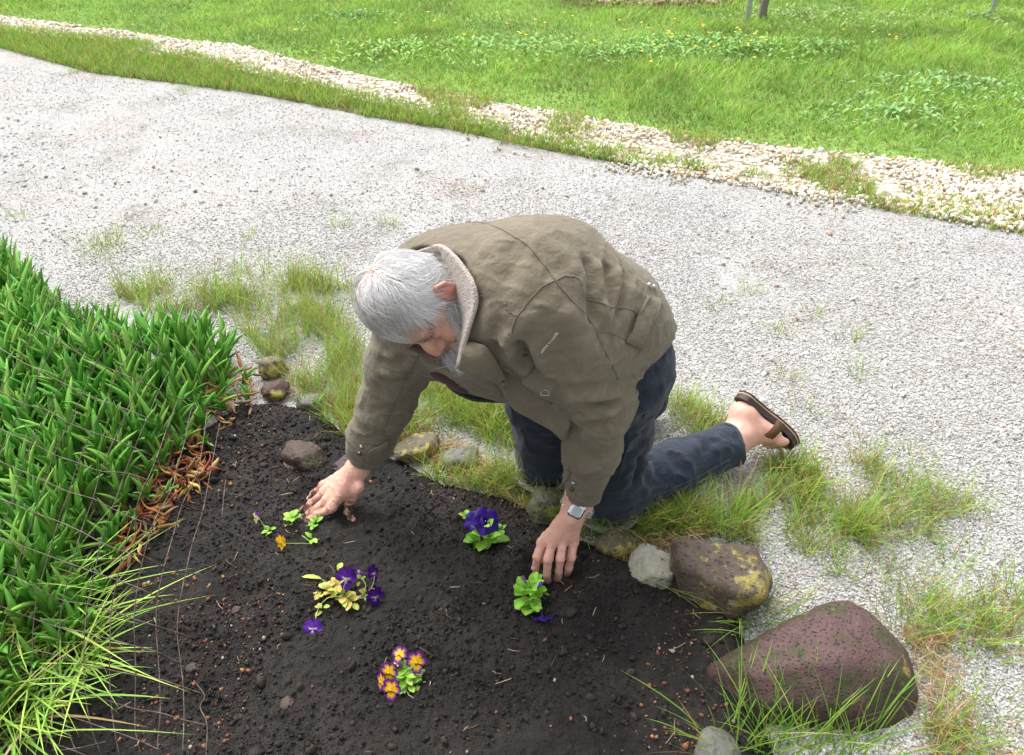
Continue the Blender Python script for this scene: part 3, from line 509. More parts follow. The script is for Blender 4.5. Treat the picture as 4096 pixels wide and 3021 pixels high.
class Surf:
    def __init__(s, V, F): s.V = V; s.F = F; s.re()
    def re(s):
        s.N = vnormals(s.V, s.F); s.P = proj(s.V); s.ok = ((CAMP-s.V)*s.N).sum(1) > 0
    def line(s, px, n=20): return smoothline(surf_pick(smoothline(px, n), s.V, s.P, s.ok), n*2)
    def folds(s, L):                                           # (pixels, height, half width, fade) -> ridges and valleys
        D = np.zeros(len(s.V))
        for px, A, w in L:
            C = s.line(px, 14); m = np.nonzero((s.V > C.min(0)-4*w).all(1) & (s.V < C.max(0)+4*w).all(1))[0]
            if not len(m): continue
            best = np.full(len(m), 1e9); tt = np.zeros(len(m)); n = len(C)-1
            for i in range(n):
                e = C[i+1]-C[i]; t = np.clip(((s.V[m]-C[i])@e)/(e@e+1e-12), 0, 1); d = np.linalg.norm(s.V[m]-C[i]-t[:, None]*e, axis=1)
                u = d < best; best[u] = d[u]; tt[u] = ((i+t)/n)[u]
            fade = np.clip(np.minimum(tt, 1-tt)/.22, 0, 1); fade = fade*fade*(3-2*fade)
            D[m] += A*fade*(np.exp(-(best/w)**2)-.35*np.exp(-((best-1.9*w)/w)**2))
        s.V = s.V+s.N*D[:, None]; s.re()
def ribbon(C, Nn, w, h):                                       # a low stitched strip lying on a surface
    C = np.asarray(C); T = np.gradient(C, axis=0); T /= np.linalg.norm(T, axis=1, keepdims=True)+1e-12
    S = np.cross(T, Nn); S /= np.linalg.norm(S, axis=1, keepdims=True)+1e-12
    V = np.concatenate([C-S*w-Nn*.002, C-S*w*.8+Nn*h, C+S*w*.8+Nn*h, C+S*w-Nn*.002]); n = len(C); F = []
    for i in range(n-1):
        for k in range(3): F.append((k*n+i, (k+1)*n+i, (k+1)*n+i+1, k*n+i+1))
    return V, F

# ---- jacket shell
SCn = (LS+RS)/2; HC = (LH+RH)/2
st = []                                                        # stations of the trunk: centre, half width, radius
BK = nrm(np.cross(SCn-HC, LAT)); BK = BK if BK[2] > 0 else -BK   # out of the back
ax = SCn-HC
def stn(t, hw, r, b=0, l=0): return (HC+ax*t+BK*b+LAT*l, hw, r)
TR = [stn(-.06, .075, .137, .006), stn(.2, .085, .150, .028), stn(.5, .095, .150, .03), stn(.8, .105, .148, .058), stn(1.0, .12, .105, .062)]
def trunk(rs=1., dr=0.):
    it = []
    for i in range(len(TR)-1):
        for sgn in (-1, 0, 1):
            a, b = TR[i], TR[i+1]; it.append((s_cone(a[0]+LAT*sgn*a[1], b[0]+LAT*sgn*b[1], a[2]*rs+dr, b[2]*rs+dr), .05))
    return it
# head frame: face turned down, crown leaning towards the bed
t_ = -FW; e1 = RT*-1.+UPV*.03; e2 = RT*-.03+UPV*-1.
HF = nrm(e2*math.cos(math.radians(9))-FW*math.sin(math.radians(9))); HU = nrm(e1*math.cos(math.radians(39))+t_*math.sin(math.radians(39))); HU = nrm(HU-HF*(HU@HF)); HL = np.cross(HU, HF); HR = np.stack([HF, HL, HU])
HS = np.array([.77, 1.0, 1.06])
HO = at(1796, 1166, 1.51)-HL*.083+HF*.009-HU*.004
h2w = lambda f, l, u: HO+f*HS[0]*HF+l*HS[1]*HL+u*HS[2]*HU
NB = SCn+nrm(ax)*.02+BK*.045                                    # base of the neck
cuffL = LW+nrm(LE-LW)*.014; cuffR = RW+nrm(RE-RW)*.024
sleeveL = [LS+LAT*-.01, LS*.55+LE*.45+BK*.0, LE, LE*.5+LW*.5, cuffL]; rL = [.098, .088, .070, .060, .046]
sleeveR = [RS+LAT*.02, RS*.5+RE*.5, RE, RE*.45+RW*.55, cuffR]; rR = [.09, .070, .061, .055, .045]
hemA = at(2690, 1262, 1.83); hemB = at(2515, 1508, 1.68)+nrm(ax)*.028; hemA = hemA+nrm(ax)*.028; hemN = nrm(np.cross(hemA-hemB, LAT)); hemN = hemN if hemN@ax < 0 else -hemN
_tfn = s_union(trunk()+[(s_cone(SCn-LAT*.06+BK*.085, SCn-LAT*.10+BK*.075-ax*.25, .085, .09), .07)])
def tcut(P): return np.maximum(_tfn(P), (P-hemB)@hemN)
jfn = s_union([(tcut, 0), (s_chain([SCn, NB], [.115, .080]), .06), (s_chain(sleeveL, rL, .03), .045), (s_chain(sleeveR, rR, .03), .04),
    (s_cone(at(1692, 1125, 1.47), at(1700, 1395, 1.52), .086, .080), -1), (s_cone(at(1700, 1395, 1.52), at(1770, 1440, 1.57), .075, .06), -1), (s_ell(h2w(0, 0, .03), HR, (.112, .095, .122)), -1), (s_cone(h2w(-.01, 0, -.03), NB, .080, .062), -1), (s_cone(h2w(.07, 0, -.09), h2w(.02, 0, -.12), .06, .06), -1)])
def cut_ends(fn):                                              # sleeves end in flat cuffs
    dl = nrm(LW-LE); dr_ = nrm(RW-RE)
    def f(P):
        d = fn(P)
        for c, n in ((cuffL+dl*.012, dl), (cuffR+dr_*.012, dr_)):
            q = (P-c); ax_ = q@n; rad = np.linalg.norm(q-ax_[:, None]*n, axis=1)
            d = np.where((rad < .09) & (ax_ > -.1) & (ax_ < .12), np.maximum(d, ax_), d)
        return d
    return f
jV, jF = sdf_mesh(cut_ends(jfn), (-.62, .95, .05), (.62, 1.95, 1.05), .0046)
jV = relax(jV, jF, 2); J = Surf(jV, jF)
Z2 = lambda L: [(1600+.7264*x, 800+.7264*y) for x, y in L]
ZL = lambda L: [(900+.625*x, 1350+.625*y) for x, y in L]
Z5 = lambda L: [(2400+.4237*x, 1500+.4237*y) for x, y in L]
Z4 = lambda L: [(1900+.4237*x, 1800+.4237*y) for x, y in L]
Z1 = lambda L: [(1300+.4843*x, 800+.4843*y) for x, y in L]
J.V = J.V+J.N*(fbm(J.V*9, 3)*.005+fbm(J.V*22+5, 2)*.0018)[:, None]; J.re()
_rd = lambda P, f, o: 1-np.abs(fbm(P*f+o, 3)*2.2).clip(0, 1)
_el = np.exp(-(np.linalg.norm(J.V-LE, axis=1)/.11)**2)+.8*np.exp(-(np.linalg.norm(J.V-RE, axis=1)/.10)**2)+.8*np.exp(-(np.linalg.norm(J.V-(LS*.7+HC*.3), axis=1)/.12)**2)+.35
_wp = J.V+.03*np.stack([fbm(J.V*9+1, 2), fbm(J.V*9+5, 2), fbm(J.V*9+9, 2)], -1)
J.V = J.V+J.N*((_rd(_wp*np.array([1, 1, 1.9]), 13, 2)**3-.25)*.0075*_el)[:, None]; J.re()
J.folds([(Z2([(930, 260), (990, 400), (1030, 540)]), .006, .016), (Z2([(1070, 300), (1105, 430), (1118, 560), (1125, 720)]), .009, .014),
    (Z2([(1140, 330), (1150, 470), (1140, 600)]), -.007, .013), (Z2([(1205, 340), (1195, 450), (1160, 590), (1150, 700)]), .008, .014), (Z2([(1290, 430), (1260, 560), (1215, 720)]), .006, .018),
    (Z2([(1020, 420), (1060, 560), (1080, 700)]), -.007, .013), (Z2([(1340, 600), (1290, 700), (1230, 800)]), -.006, .014),
    (Z2([(560, 240), (610, 330), (580, 470)]), -.006, .018), (Z2([(470, 330), (450, 430), (520, 520)]), .005, .02), (Z2([(640, 330), (680, 430), (650, 540)]), .005, .02),
    (Z2([(645, 760), (680, 890), (760, 985)]), -.022, .016), (Z2([(600, 700), (600, 800), (640, 900)]), .010, .014), (Z2([(560, 640), (540, 760), (580, 880)]), -.010, .014),
    (Z2([(700, 950), (800, 1020), (900, 1075)]), -.012, .016), (Z2([(880, 1085), (960, 1085), (1090, 1080), (1215, 1100)]), .010, .014),
    (Z2([(885, 1120), (1000, 1125), (1120, 1120), (1220, 1140)]), -.010, .010), (Z2([(930, 1170), (1010, 1195), (1120, 1175), (1220, 1180)]), .008, .013),
    (Z2([(960, 1215), (1060, 1240), (1180, 1215)]), -.006, .012), (Z2([(970, 1290), (1060, 1330), (1180, 1300)]), .004, .018),
    (Z2([(720, 590), (700, 720), (750, 850)]), .006, .022), (Z2([(900, 560), (960, 760), (1060, 950)]), .007, .030), (Z2([(800, 560), (830, 720), (900, 900)]), -.004, .025),
    (Z2([(640, 960), (760, 1030), (860, 1070)]), .008, .014), (Z2([(650, 1090), (760, 1110), (860, 1150)]), -.005, .02),
    (ZL([(985, 200), (1080, 240), (1180, 225)]), .007, .013), (ZL([(960, 150), (1060, 170), (1200, 130)]), -.007, .012), (ZL([(940, 300), (1040, 330), (1160, 290)]), -.004, .016), (ZL([(880, 520), (960, 560), (1050, 540)]), .003, .014),
    (Z2([(1010, 300), (1060, 420), (1075, 540)]), -.005, .009), (Z2([(1180, 420), (1170, 540), (1135, 640)]), -.006, .008), (Z2([(1240, 380), (1235, 500), (1190, 640)]), -.005, .009), (Z2([(700, 200), (820, 260), (960, 280)]), .004, .02), (Z2([(500, 180), (620, 200), (700, 300)]), -.003, .018),
    (Z2([(900, 1040), (1000, 1035), (1120, 1030)]), -.006, .009), (Z2([(1050, 1150), (1130, 1150), (1225, 1160)]), .004, .008), (Z2([(980, 1400), (1050, 1430), (1150, 1400)]), -.003, .012), (Z2([(960, 1480), (1040, 1500), (1140, 1480)]), .003, .010), (Z2([(700, 700), (740, 790), (820, 900)]), -.004, .012), (Z2([(620, 980), (740, 1060), (880, 1110)]), -.006, .010), (Z2([(680, 1120), (780, 1160), (900, 1200)]), .004, .012),
    (ZL([(1010, 120), (1100, 150), (1190, 190)]), .005, .010), (ZL([(905, 400), (1000, 420), (1100, 380)]), .004, .012), (ZL([(960, 260), (1060, 285), (1160, 262)]), -.004, .009)])
# ---- jeans
jeanfn = s_union([(s_cone(LH+np.array([0, 0, .02]), RH+np.array([0, 0, .02]), .118, .118), .03), (s_cone(HC, HC+ax*.3, .14, .12), .05),
    (s_chain([LH, LH*.5+LK*.5, LK], [.104, .082, .072], .03), .05), (s_chain([RH, RH*.5+RK*.5, RK], [.115, .10, .08], .03), .05),
    (s_chain([LK+np.array([.01, 0, -.005]), LK*.5+HEM*.5, HEM], [.074, .066, .056], .02), .035),
    (s_chain([RK, RK*.5+RHEM*.5, RHEM], [.074, .068, .058], .02), .03)])
def jean_cut(P):
    d = jeanfn(P); n = nrm(HEM-LK); q = P-(HEM+n*.004); a = q@n; rad = np.linalg.norm(q-a[:, None]*n, axis=1)
    return np.where((rad < .12) & (a > -.1), np.maximum(d, a), d)
pV, pF = sdf_mesh(jean_cut, (-.15, 1.0, -.03), (.85, 2.05, .78), .0055)
pV = relax(pV, pF, 2); PJ = Surf(pV, pF)
PJ.V = PJ.V+PJ.N*(fbm(PJ.V*11+3, 3)*.004)[:, None]; PJ.re()
_wp = PJ.V+.03*np.stack([fbm(PJ.V*9+1, 2), fbm(PJ.V*9+5, 2), fbm(PJ.V*9+9, 2)], -1); PJ.V = PJ.V+PJ.N*((_rd(_wp, 14, 7)**3-.25)*.0055)[:, None]; PJ.re()
PJ.folds([(Z5([(400, 740), (370, 900), (330, 1080)]), -.014, .014), (Z5([(400, 790), (470, 880), (440, 1030)]), .007, .016), (Z5([(300, 560), (360, 640), (420, 690)]), -.006, .014),
    (Z5([(1000, 500), (900, 640), (820, 800)]), .006, .016), (Z5([(1080, 540), (1120, 640), (1090, 760)]), .005, .014), (Z5([(620, 730), (700, 820), (760, 940)]), -.004, .018),
    (Z5([(230, 260), (350, 200), (520, 120)]), -.006, .016), (Z5([(260, 420), (380, 330), (520, 300)]), .005, .018), (Z5([(200, 700), (290, 640), (400, 520)]), .006, .018), (Z5([(420, 760), (520, 860), (560, 1000)]), -.005, .010), (Z5([(880, 560), (960, 640), (1010, 760)]), -.004, .010), (Z5([(330, 980), (420, 1060), (480, 1150)]), .005, .012), (Z5([(150, 800), (260, 760), (350, 700)]), -.005, .010), (Z2([(1290, 1000), (1370, 960), (1440, 930)]), -.005, .010), (Z2([(1270, 1060), (1350, 1040), (1440, 1010)]), .005, .012)])
# ---- skin: head, hands, foot and the trunk inside the clothes are one mesh
I3 = np.eye(3)
def hs(f, l, u, r): return s_cone(h2w(f, l, u), h2w(f, l, u+1e-4), r, r)
earI = []
for sg in (1, -1):
    rim = [h2w(.010, sg*.074, .012), h2w(.006, sg*.082, .030), h2w(-.010, sg*.090, .036), h2w(-.024, sg*.094, .022), h2w(-.026, sg*.092, .0), h2w(-.016, sg*.085, -.018), h2w(-.002, sg*.077, -.030)]
    earI += [(s_chain(rim, [.0035, .0042, .0045, .0045, .0045, .005, .0065], .003), .004), (s_ell(h2w(-.010, sg*.079, .004), np.stack([nrm(HF+HL*sg*.45), nrm(HL*sg-HF*.45), HU]), (.017, .0045, .030)), .005),
             (s_chain([h2w(-.012, sg*.086, .022), h2w(-.016, sg*.0875, .006), h2w(-.006, sg*.081, -.012)], [.0035, .0035, .003]), .004), (hs(.006, sg*.077, -.004, .005), .004)]
headfn = s_union([(s_ell(h2w(-.008, 0, .044), HR, np.array((.100, .077, .088))*HS), 0), (s_ell(h2w(-.035, 0, .02), HR, np.array((.070, .070, .075))*HS), .02), (s_ell(h2w(.045, 0, -.03), HR, np.array((.052, .057, .075))*HS), .03),
    (s_ell(h2w(.062, 0, .052), HR, np.array((.034, .055, .040))*HS), .02), (s_cone(h2w(.086, -.032, .018), h2w(.086, .032, .018), .0125, .0125), .012), (s_chain([h2w(.005, .052, -.055), h2w(.06, .035, -.092), h2w(.082, 0, -.100), h2w(.06, -.035, -.092), h2w(.005, -.052, -.055)], [.02, .018, .02, .018, .02]), .02),
    (s_ell(h2w(.062, .006, -.088), HR, np.array((.066, .066, .050))*HS), .02),
    (hs(.092, .033, -.003, .0105), -1), (hs(.092, -.033, -.003, .0105), -1), (hs(.080, .032, -.002, .0125), .003), (hs(.080, -.032, -.002, .0125), .003),
    (hs(.072, .042, -.030, .020), .014), (hs(.072, -.042, -.030, .020), .014),
    (s_chain([h2w(.094, 0, .006), h2w(.105, 0, -.012), h2w(.113, 0, -.028)], [.008, .0095, .0135]), .008), (hs(.101, .013, -.032, .0095), .006), (hs(.101, -.013, -.032, .0095), .006),
    (s_cone(h2w(.094, -.016, -.064), h2w(.094, .016, -.064), .006, .006), .006), (s_cone(h2w(.09, -.014, -.074), h2w(.09, .014, -.074), .007, .007), .006),
    (s_chain([h2w(-.025, 0, -.03), h2w(-.04, 0, -.10)*.6+NB*.4, NB], [.06, .058, .065]), .03)]+earI)
hV, hF_ = sdf_mesh(headfn, HO-.2, HO+.2, .0023); hV = relax(hV, hF_, 1)
hl = (hV-HO)@HR.T/HS; hN = vnormals(hV, hF_)
f_, l_, u_ = hl[:, 0], hl[:, 1], hl[:, 2]
hairline = np.interp(f_, [-.11, -.05, -.02, .0, .03, .05, .072, .09], [-.065, -.055, -.005, .030, .030, .046, .068, .076])
hairm = np.clip((u_-hairline)/.008, 0, 1)*np.clip((.12-f_)/.01, 0, 1)
beard_top = np.interp(f_, [-.01, .01, .03, .05, .07, .085, .1], [.004, .012, .004, -.012, -.028, -.046, -.047])
beardm = np.clip((beard_top-u_)/.01, 0, 1)*np.clip((f_+.012-np.clip(-u_-.06, 0, 1)*.5)/.01, 0, 1)*(f_ < .14)
c_skin = np.array([.64, .385, .30]); c_red = np.array([.54, .20, .155]); c_scalp = np.array([.60, .36, .30]); c_grey = np.array([.36, .34, .33])
hc = np.tile(c_skin, (len(hV), 1)); 
red = np.exp(-((f_-.112)**2+l_**2+(u_+.034)**2)/.02**2)*.9+.55*np.exp(-((f_-.075)**2+(np.abs(l_)-.045)**2+(u_+.03)**2)/.025**2)+np.clip((np.abs(l_)-.078)/.01, 0, 1)*.8+.25*np.clip(fbm(hV*60, 2), 0, 1)
hc = hc*(1-np.clip(red, 0, 1)[:, None])+c_red*np.clip(red, 0, 1)[:, None]
spots = np.clip(fbm(hV*140+9, 2)*2-.55, 0, .5)[:, None]*((u_ > .02) & (f_ > .04))[:, None]; hc = hc*(1-spots)+np.array([.30, .13, .07])*spots
sc = (hairm*.8)[:, None]; hc = hc*(1-sc)+(c_scalp*.82)*sc
bm = (beardm*.75)[:, None]; hc = hc*(1-bm)+c_grey*.6*bm
eyc = np.exp(-((f_-.09)**2+(np.abs(l_)-.032)**2+(u_+.006)**2)/.007**2)[:, None]; hc = hc*(1-eyc*.55)
def hand(wrist, dirw, wside, fingers, thumb, fa, dirt_tip, dirt_all, h=.0021, reach=.05):
    it = [(s_cone(wrist+wside*.013, wrist-wside*.013, .0215, .0215), 0), (s_cone(wrist+wside*.012, fa+wside*.014, .0215, .030), .012), (s_cone(wrist-wside*.012, fa-wside*.014, .0215, .030), .012)]
    for F in fingers: it.append((s_cone(wrist+(F[0]-wrist)*.12, F[0], .0185, .0120), .016))
    for F in fingers:
        it.append((s_chain(F, [.0112, .0100, .0086, .0078][:len(F)], .004), .0035)); it.append((s_cone(F[0]+np.array([0, 0, .003]), F[0]+np.array([0, 0, .0035]), .0105, .0105), .007)); it.append((s_cone(F[1], F[1]+1e-4, .0108, .0108), .004))
    it.append((s_chain(thumb, [.0115, .0130, .0115, .0095], .006), .020))
    fn = s_union(it); A = np.vstack([wrist[None], fa[None], np.vstack(fingers), np.vstack(thumb)])
    V, Fq = sdf_mesh(fn, A.min(0)-.05, A.max(0)+.05, h); V = relax(V, Fq, 1); Nn = vnormals(V, Fq)
    # creases over the knuckles, veins over the back
    D = np.zeros(len(V))
    for F in fingers:
        for k in (1, 2):
            if k < len(F):
                axd = nrm(F[k]-F[k-1])
                for o in (-.004, 0, .004):
                    q = (V-F[k])@axd-o; dd = np.linalg.norm(V-F[k], axis=1); D -= .0009*np.exp(-(q/.0011)**2)*(dd < .016)
    for F in fingers:                                          # tendons running to the knuckles
        e = F[0]-wrist; t = ((V-wrist)@e)/(e@e); q = np.linalg.norm(V-wrist-np.clip(t, 0, 1)[:, None]*e-np.array([0, 0, .012]), axis=1); D += .0011*np.exp(-(q/.010)**2)*np.clip(t*2, 0, 1)*(t < 1.05)
    D += .0012*np.clip(1-np.abs(fbm(V*38+2, 2))*7, 0, 1)
    V = V+Nn*(D+fbm(V*90, 2)*.0007)[:, None]
    c = np.tile(c_skin*np.array([1.12, 1.08, 1.08]), (len(V), 1)); tips = np.vstack([F[-1] for F in fingers]+[thumb[-1]]); kn = np.vstack([F[1] for F in fingers]+[F[0] for F in fingers])
    dt = np.min(np.linalg.norm(V[:, None]-tips[None], axis=2), 1); dk = np.min(np.linalg.norm(V[:, None]-kn[None], axis=2), 1)
    r = np.clip(.55*np.exp(-(dk/.013)**2)+.4*np.exp(-(dt/.02)**2)+.2*fbm(V*50, 2), 0, .8)[:, None]; c = c*(1-r)+np.array([.58, .25, .20])*r
    for F in fingers:                                          # nails
        tp = F[-1]; ax2 = nrm(F[-1]-F[-2]); q = V-(tp-ax2*.002); m = (np.abs(q@ax2) < .0065) & (np.linalg.norm(q-(q@ax2)[:, None]*ax2, axis=1) < .0105) & (Nn[:, 2] > .25)
        c[m] = c[m]*.45+np.array([.66, .42, .37])*.55
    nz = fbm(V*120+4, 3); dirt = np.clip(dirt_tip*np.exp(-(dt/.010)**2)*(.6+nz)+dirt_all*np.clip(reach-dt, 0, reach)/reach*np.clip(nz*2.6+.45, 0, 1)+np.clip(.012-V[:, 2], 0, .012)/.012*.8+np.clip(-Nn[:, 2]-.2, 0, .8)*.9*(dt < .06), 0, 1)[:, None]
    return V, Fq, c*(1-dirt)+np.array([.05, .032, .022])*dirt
Lw = at(2308, 2030, 1.838)
lf = [[gz(2168, 2172, .095), gz(2150, 2226, .075), gz(2141, 2274, .037), gz(2146, 2306, .008)],
      [gz(2209, 2168, .103), gz(2192, 2238, .082), gz(2188, 2294, .040), gz(2190, 2326, .007)],
      [gz(2251, 2168, .100), gz(2241, 2234, .080), gz(2235, 2286, .040), gz(2232, 2318, .008)],
      [gz(2292, 2174, .088), gz(2285, 2228, .068), gz(2276, 2270, .036), gz(2269, 2297, .008)]]
wsL = nrm(lf[3][0]-lf[0][0])
lth = [Lw-wsL*.02+np.array([0, -.02, -.02]), gz(2185, 2150, .05), gz(2165, 2215, .02), gz(2175, 2262, -.006)]
V1, F1, C1 = hand(Lw, None, wsL, lf, lth, LW+nrm(LE-LW)*.09, .35, .12)
# finger 1 carries a smear of soil behind its middle joint
_sm = np.exp(-(((V1-(lf[1][0]*.55+lf[1][1]*.45))/.012)**2).sum(1))*np.clip(fbm(V1*150, 2)*2+.2, 0, 1)*.8
C1 = C1*(1-_sm[:, None])+np.array([.16, .09, .06])*_sm[:, None]
Rw = at(1436, 1868, 2.0)
rf = [[gz(1325, 2035, .058), gz(1268, 2062, .040), gz(1228, 2084, .022), gz(1200, 2100, .004)],
      [gz(1306, 2003, .064), gz(1252, 2044, .044), gz(1218, 2068, .022), gz(1188, 2086, .002)],
      [gz(1296, 1972, .062), gz(1244, 2015, .040), gz(1212, 2042, .018), gz(1190, 2060, .0)],
      [gz(1292, 1946, .054), gz(1258, 1976, .030), gz(1240, 1995, .010), gz(1228, 2008, -.006)]]
wsR = nrm(rf[3][0]-rf[0][0])
rth = [Rw-wsR*.012+np.array([-.0, -.03, -.03]), gz(1398, 2010, .050), gz(1392, 2060, .020), gz(1424, 2100, .004)]
V2, F2, C2 = hand(Rw, None, wsR, rf, rth, RW+nrm(RE-RW)*.09, .8, 1.9, reach=.105)
# ---- left foot, heel up, toes on the ground
DA = proj(HEM)[2]; ank = at(2958, 1738, DA+.01); heel = at(2972, 1660, DA+.02); ball = at(3068, 1734, DA+.035)
fd = nrm(ball-heel); sn = nrm(at(3060, 1600, DA+.03)-at(3000, 1680, DA+.02)); sn = nrm(sn-fd*(sn@fd)); fl = np.cross(sn, fd)     # foot axis, sole normal, sideways
fl = fl if fl@t_ > 0 else -fl
ft = [(s_cone(HEM-nrm(HEM-LK)*.08, HEM, .045, .042), 0), (s_chain([HEM, ank], [.042, .038]), .02), (s_cone(ank, heel, .036, .031), .02), (s_cone(heel+fl*.01, heel-fl*.01, .030, .030), .015),
      (s_cone(heel, ball+fl*.022, .030, .022), .02), (s_cone(heel, ball-fl*.022, .028, .024), .02), (s_cone(ank, ball, .036, .024), .03), (s_cone(ball+fl*.03, ball-fl*.03, .020, .022), .012), (hs(0, 0, 0, .0001), 0)]
ft = ft[:-1]; toes = []
for k, (o, r, ln) in enumerate(zip((.036, .020, .005, -.010, -.030), (.0095, .010, .0105, .011, .015), (.040, .048, .053, .056, .058))):
    b0 = ball+fl*o*1.0; tipn = b0+fd*ln+sn*.004; mid = b0+fd*ln*.55-sn*.006; toes.append((b0, mid, tipn, r)); ft.append((s_chain([b0, mid, tipn], [r*1.15, r*1.05, r]), .005))
ft.append((s_cone(ank+fl*.034, ank+fl*.0341, .012, .012), .012))
V3, F3 = sdf_mesh(s_union(ft), np.minimum(HEM, ball)-.16, np.maximum(HEM, ball)+.13, .0027); V3 = relax(V3, F3, 1); N3 = vnormals(V3, F3)
V3 = V3+N3*(fbm(V3*45, 2)*.001)[:, None]
r3 = np.clip(.5*fbm(V3*25, 2)+.55*np.exp(-(np.linalg.norm(V3-heel, axis=1)/.045)**2)+.6*np.exp(-(np.linalg.norm(V3-ball-fd*.05, axis=1)/.03)**2), 0, .8)[:, None]
C3 = np.tile(c_skin*1.08, (len(V3), 1))*(1-r3)+np.array([.60, .28, .23])*r3
# ---- trunk and limbs inside the clothes
infn = s_union(trunk(.76)+[(s_chain([SCn, NB], [.09, .06]), .05), (s_chain(sleeveL, [r*.66 for r in rL], .03), .03), (s_chain(sleeveR, [r*.66 for r in rR], .03), .03), (s_chain([LH, LK], [.078, .045], .03), .03),
    (s_chain([RH, RK], [.078, .045], .03), .03), (s_chain([LK, HEM], [.055, .04], .02), .03), (s_chain([RK, RHEM], [.055, .04], .02), .03), (s_cone(at(1712, 1110, 1.46), at(1690, 1390, 1.52), .12, .11), -1), (s_cone(at(1730, 1330, 1.50), at(1830, 1480, 1.58), .12, .10), -1)])
V4, F4 = sdf_mesh(infn, (-.62, .95, -.03), (.85, 2.05, 1.0), .013)
bV, bF, bC, o_ = [], [], [], 0
for V, F, C in ((hV, hF_, hc), (V1, F1, C1), (V2, F2, C2), (V3, F3, C3), (V4, F4, np.tile(c_skin, (len(V4), 1)))):
    bV.append(V); bF.append(F+o_); bC.append(C); o_ += len(V)
m, nt, b = new_mat('skin'); a = N(nt, 'ShaderNodeVertexColor', layer_name='Col'); f1 = noise(nt, 260, 3); f2 = noise(nt, 55, 4)
cc = mix(nt, 1.0, a.outputs[0], ramp(nt, f2, [(.25, (.90, .84, .82)), (.75, (1.06, 1.05, 1.05))]), 'MULTIPLY'); nt.links.new(cc, b.inputs['Base Color'])
b.inputs['Roughness'].default_value = .48; b.inputs['Specular IOR Level'].default_value = .4; b.inputs['Subsurface Weight'].default_value = .12; b.inputs['Subsurface Radius'].default_value = (1, .35, .2); b.inputs['Subsurface Scale'].default_value = .008
bump(nt, b, f1, .0006, .7); M_skin = m
body = pchild('body', np.concatenate(bV), np.concatenate(bF), M_skin, col=np.concatenate(bC))

# ---- hair, beard and brows as strands
def strands(roots, nrmls, dirs, length, width, cols, name, lift, curl=0., steps=7, wmat=None, fall=0.):
    n = len(roots); P = roots.copy(); path = [P+nrmls*-.001]; d = dirs.copy(); ph = rng.random(n)*6.28; fr = 40+40*rng.random(n)
    ln = length/steps; side0 = np.cross(nrmls, dirs); side0 /= np.linalg.norm(side0, axis=1, keepdims=True)+1e-9
    for k in range(steps):
        dd = d+nrmls*(lift*(1-k/steps*1.25))[:, None] if not np.isscalar(lift) else d+nrmls*lift*(1-k/steps*1.25)
        dd = dd+side0*(curl*np.sin(ph+k*1.9))[:, None]+nrmls*(curl*.7*np.cos(ph+k*1.6))[:, None]+np.array([0, 0, -fall*k/steps])
        dd /= np.linalg.norm(dd, axis=1, keepdims=True); P = P+dd*ln[:, None]
        if wmat is not None: P, nrmls = wmat(P, nrmls, k/steps); d = d-nrmls*((d*nrmls).sum(1))[:, None]; d /= np.linalg.norm(d, axis=1, keepdims=True)+1e-9
        path.append(P.copy())
    path = np.stack(path, 1); T = np.gradient(path, axis=1); T /= np.linalg.norm(T, axis=2, keepdims=True)+1e-9
    vd = nrm(CAMP-HO)+rng.normal(0, .5, (n, 1, 3)); S = np.cross(T, np.broadcast_to(vd, T.shape)); S /= np.linalg.norm(S, axis=2, keepdims=True)+1e-9
    w = (width[:, None]*np.linspace(1, .25, steps+1)[None])[..., None]
    V = np.concatenate([path-S*w, path+S*w], 1); m = steps+1; base = (np.arange(n)*2*m)[:, None, None]
    q = np.array([[k, k+1, m+k+1, m+k] for k in range(steps)])[None]; F = (base+q).reshape(-1, 4)
    return pchild(name, V.reshape(-1, 3), F, M_hair, col=np.repeat(cols, 2*m, 0))
M_hair = colmat('hair_strands', rough=.45, spec=.5, var=.1, scale=200)
crE = np.array((.100, .077, .088))*HS; crC = h2w(-.008, 0, .044)
def on_skull(P, nn, t):                                        # keep strands lying close to the skull
    q = (P-crC)@HR.T; k = np.linalg.norm(q/np.array(crE), axis=1); low = q[:, 2] < -.02
    tgt = np.clip(k, 1.03, 1.17); q2 = np.where(low[:, None], q, q*(tgt/k)[:, None])
    g = q2/np.array(crE)**2; g /= np.linalg.norm(g, axis=1, keepdims=True); return crC+q2@HR, g@HR
cand = np.nonzero((hairm > .5) & (np.abs(l_) < .0785))[0]; NH = 17000; ix = rng.choice(cand, NH)
loc = hl[ix]; den = np.ones(NH)                                 # thin on the crown, dense at the sides
top = np.clip((loc[:, 2]-.085)/.04, 0, 1)*np.clip((.07-np.abs(loc[:, 1]))/.05, 0, 1); bald = np.exp(-((loc[:, 0]+.035)/.03)**2-((loc[:, 1]+.022)/.026)**2)
keep = rng.random(NH) > np.clip(.45*top+.75*bald, 0, .9); ix = ix[keep]; loc = loc[keep]; n_ = len(ix)
roots = hV[ix]+rng.normal(0, .0012, (n_, 3)); nn = hN[ix]
whl = h2w(-.055, -.005, .115); dr = roots-whl; dr = dr-nn*((dr*nn).sum(1))[:, None]; dr /= np.linalg.norm(dr, axis=1, keepdims=True)+1e-9
sidew = np.clip((np.abs(loc[:, 1])-.045)/.03, 0, 1)[:, None]; dr = nrm(np.ones(3))*0+dr*(1-.55*sidew)+(-HF*.75-HU*.55)*sidew*.55+rng.normal(0, .16, (n_, 3))
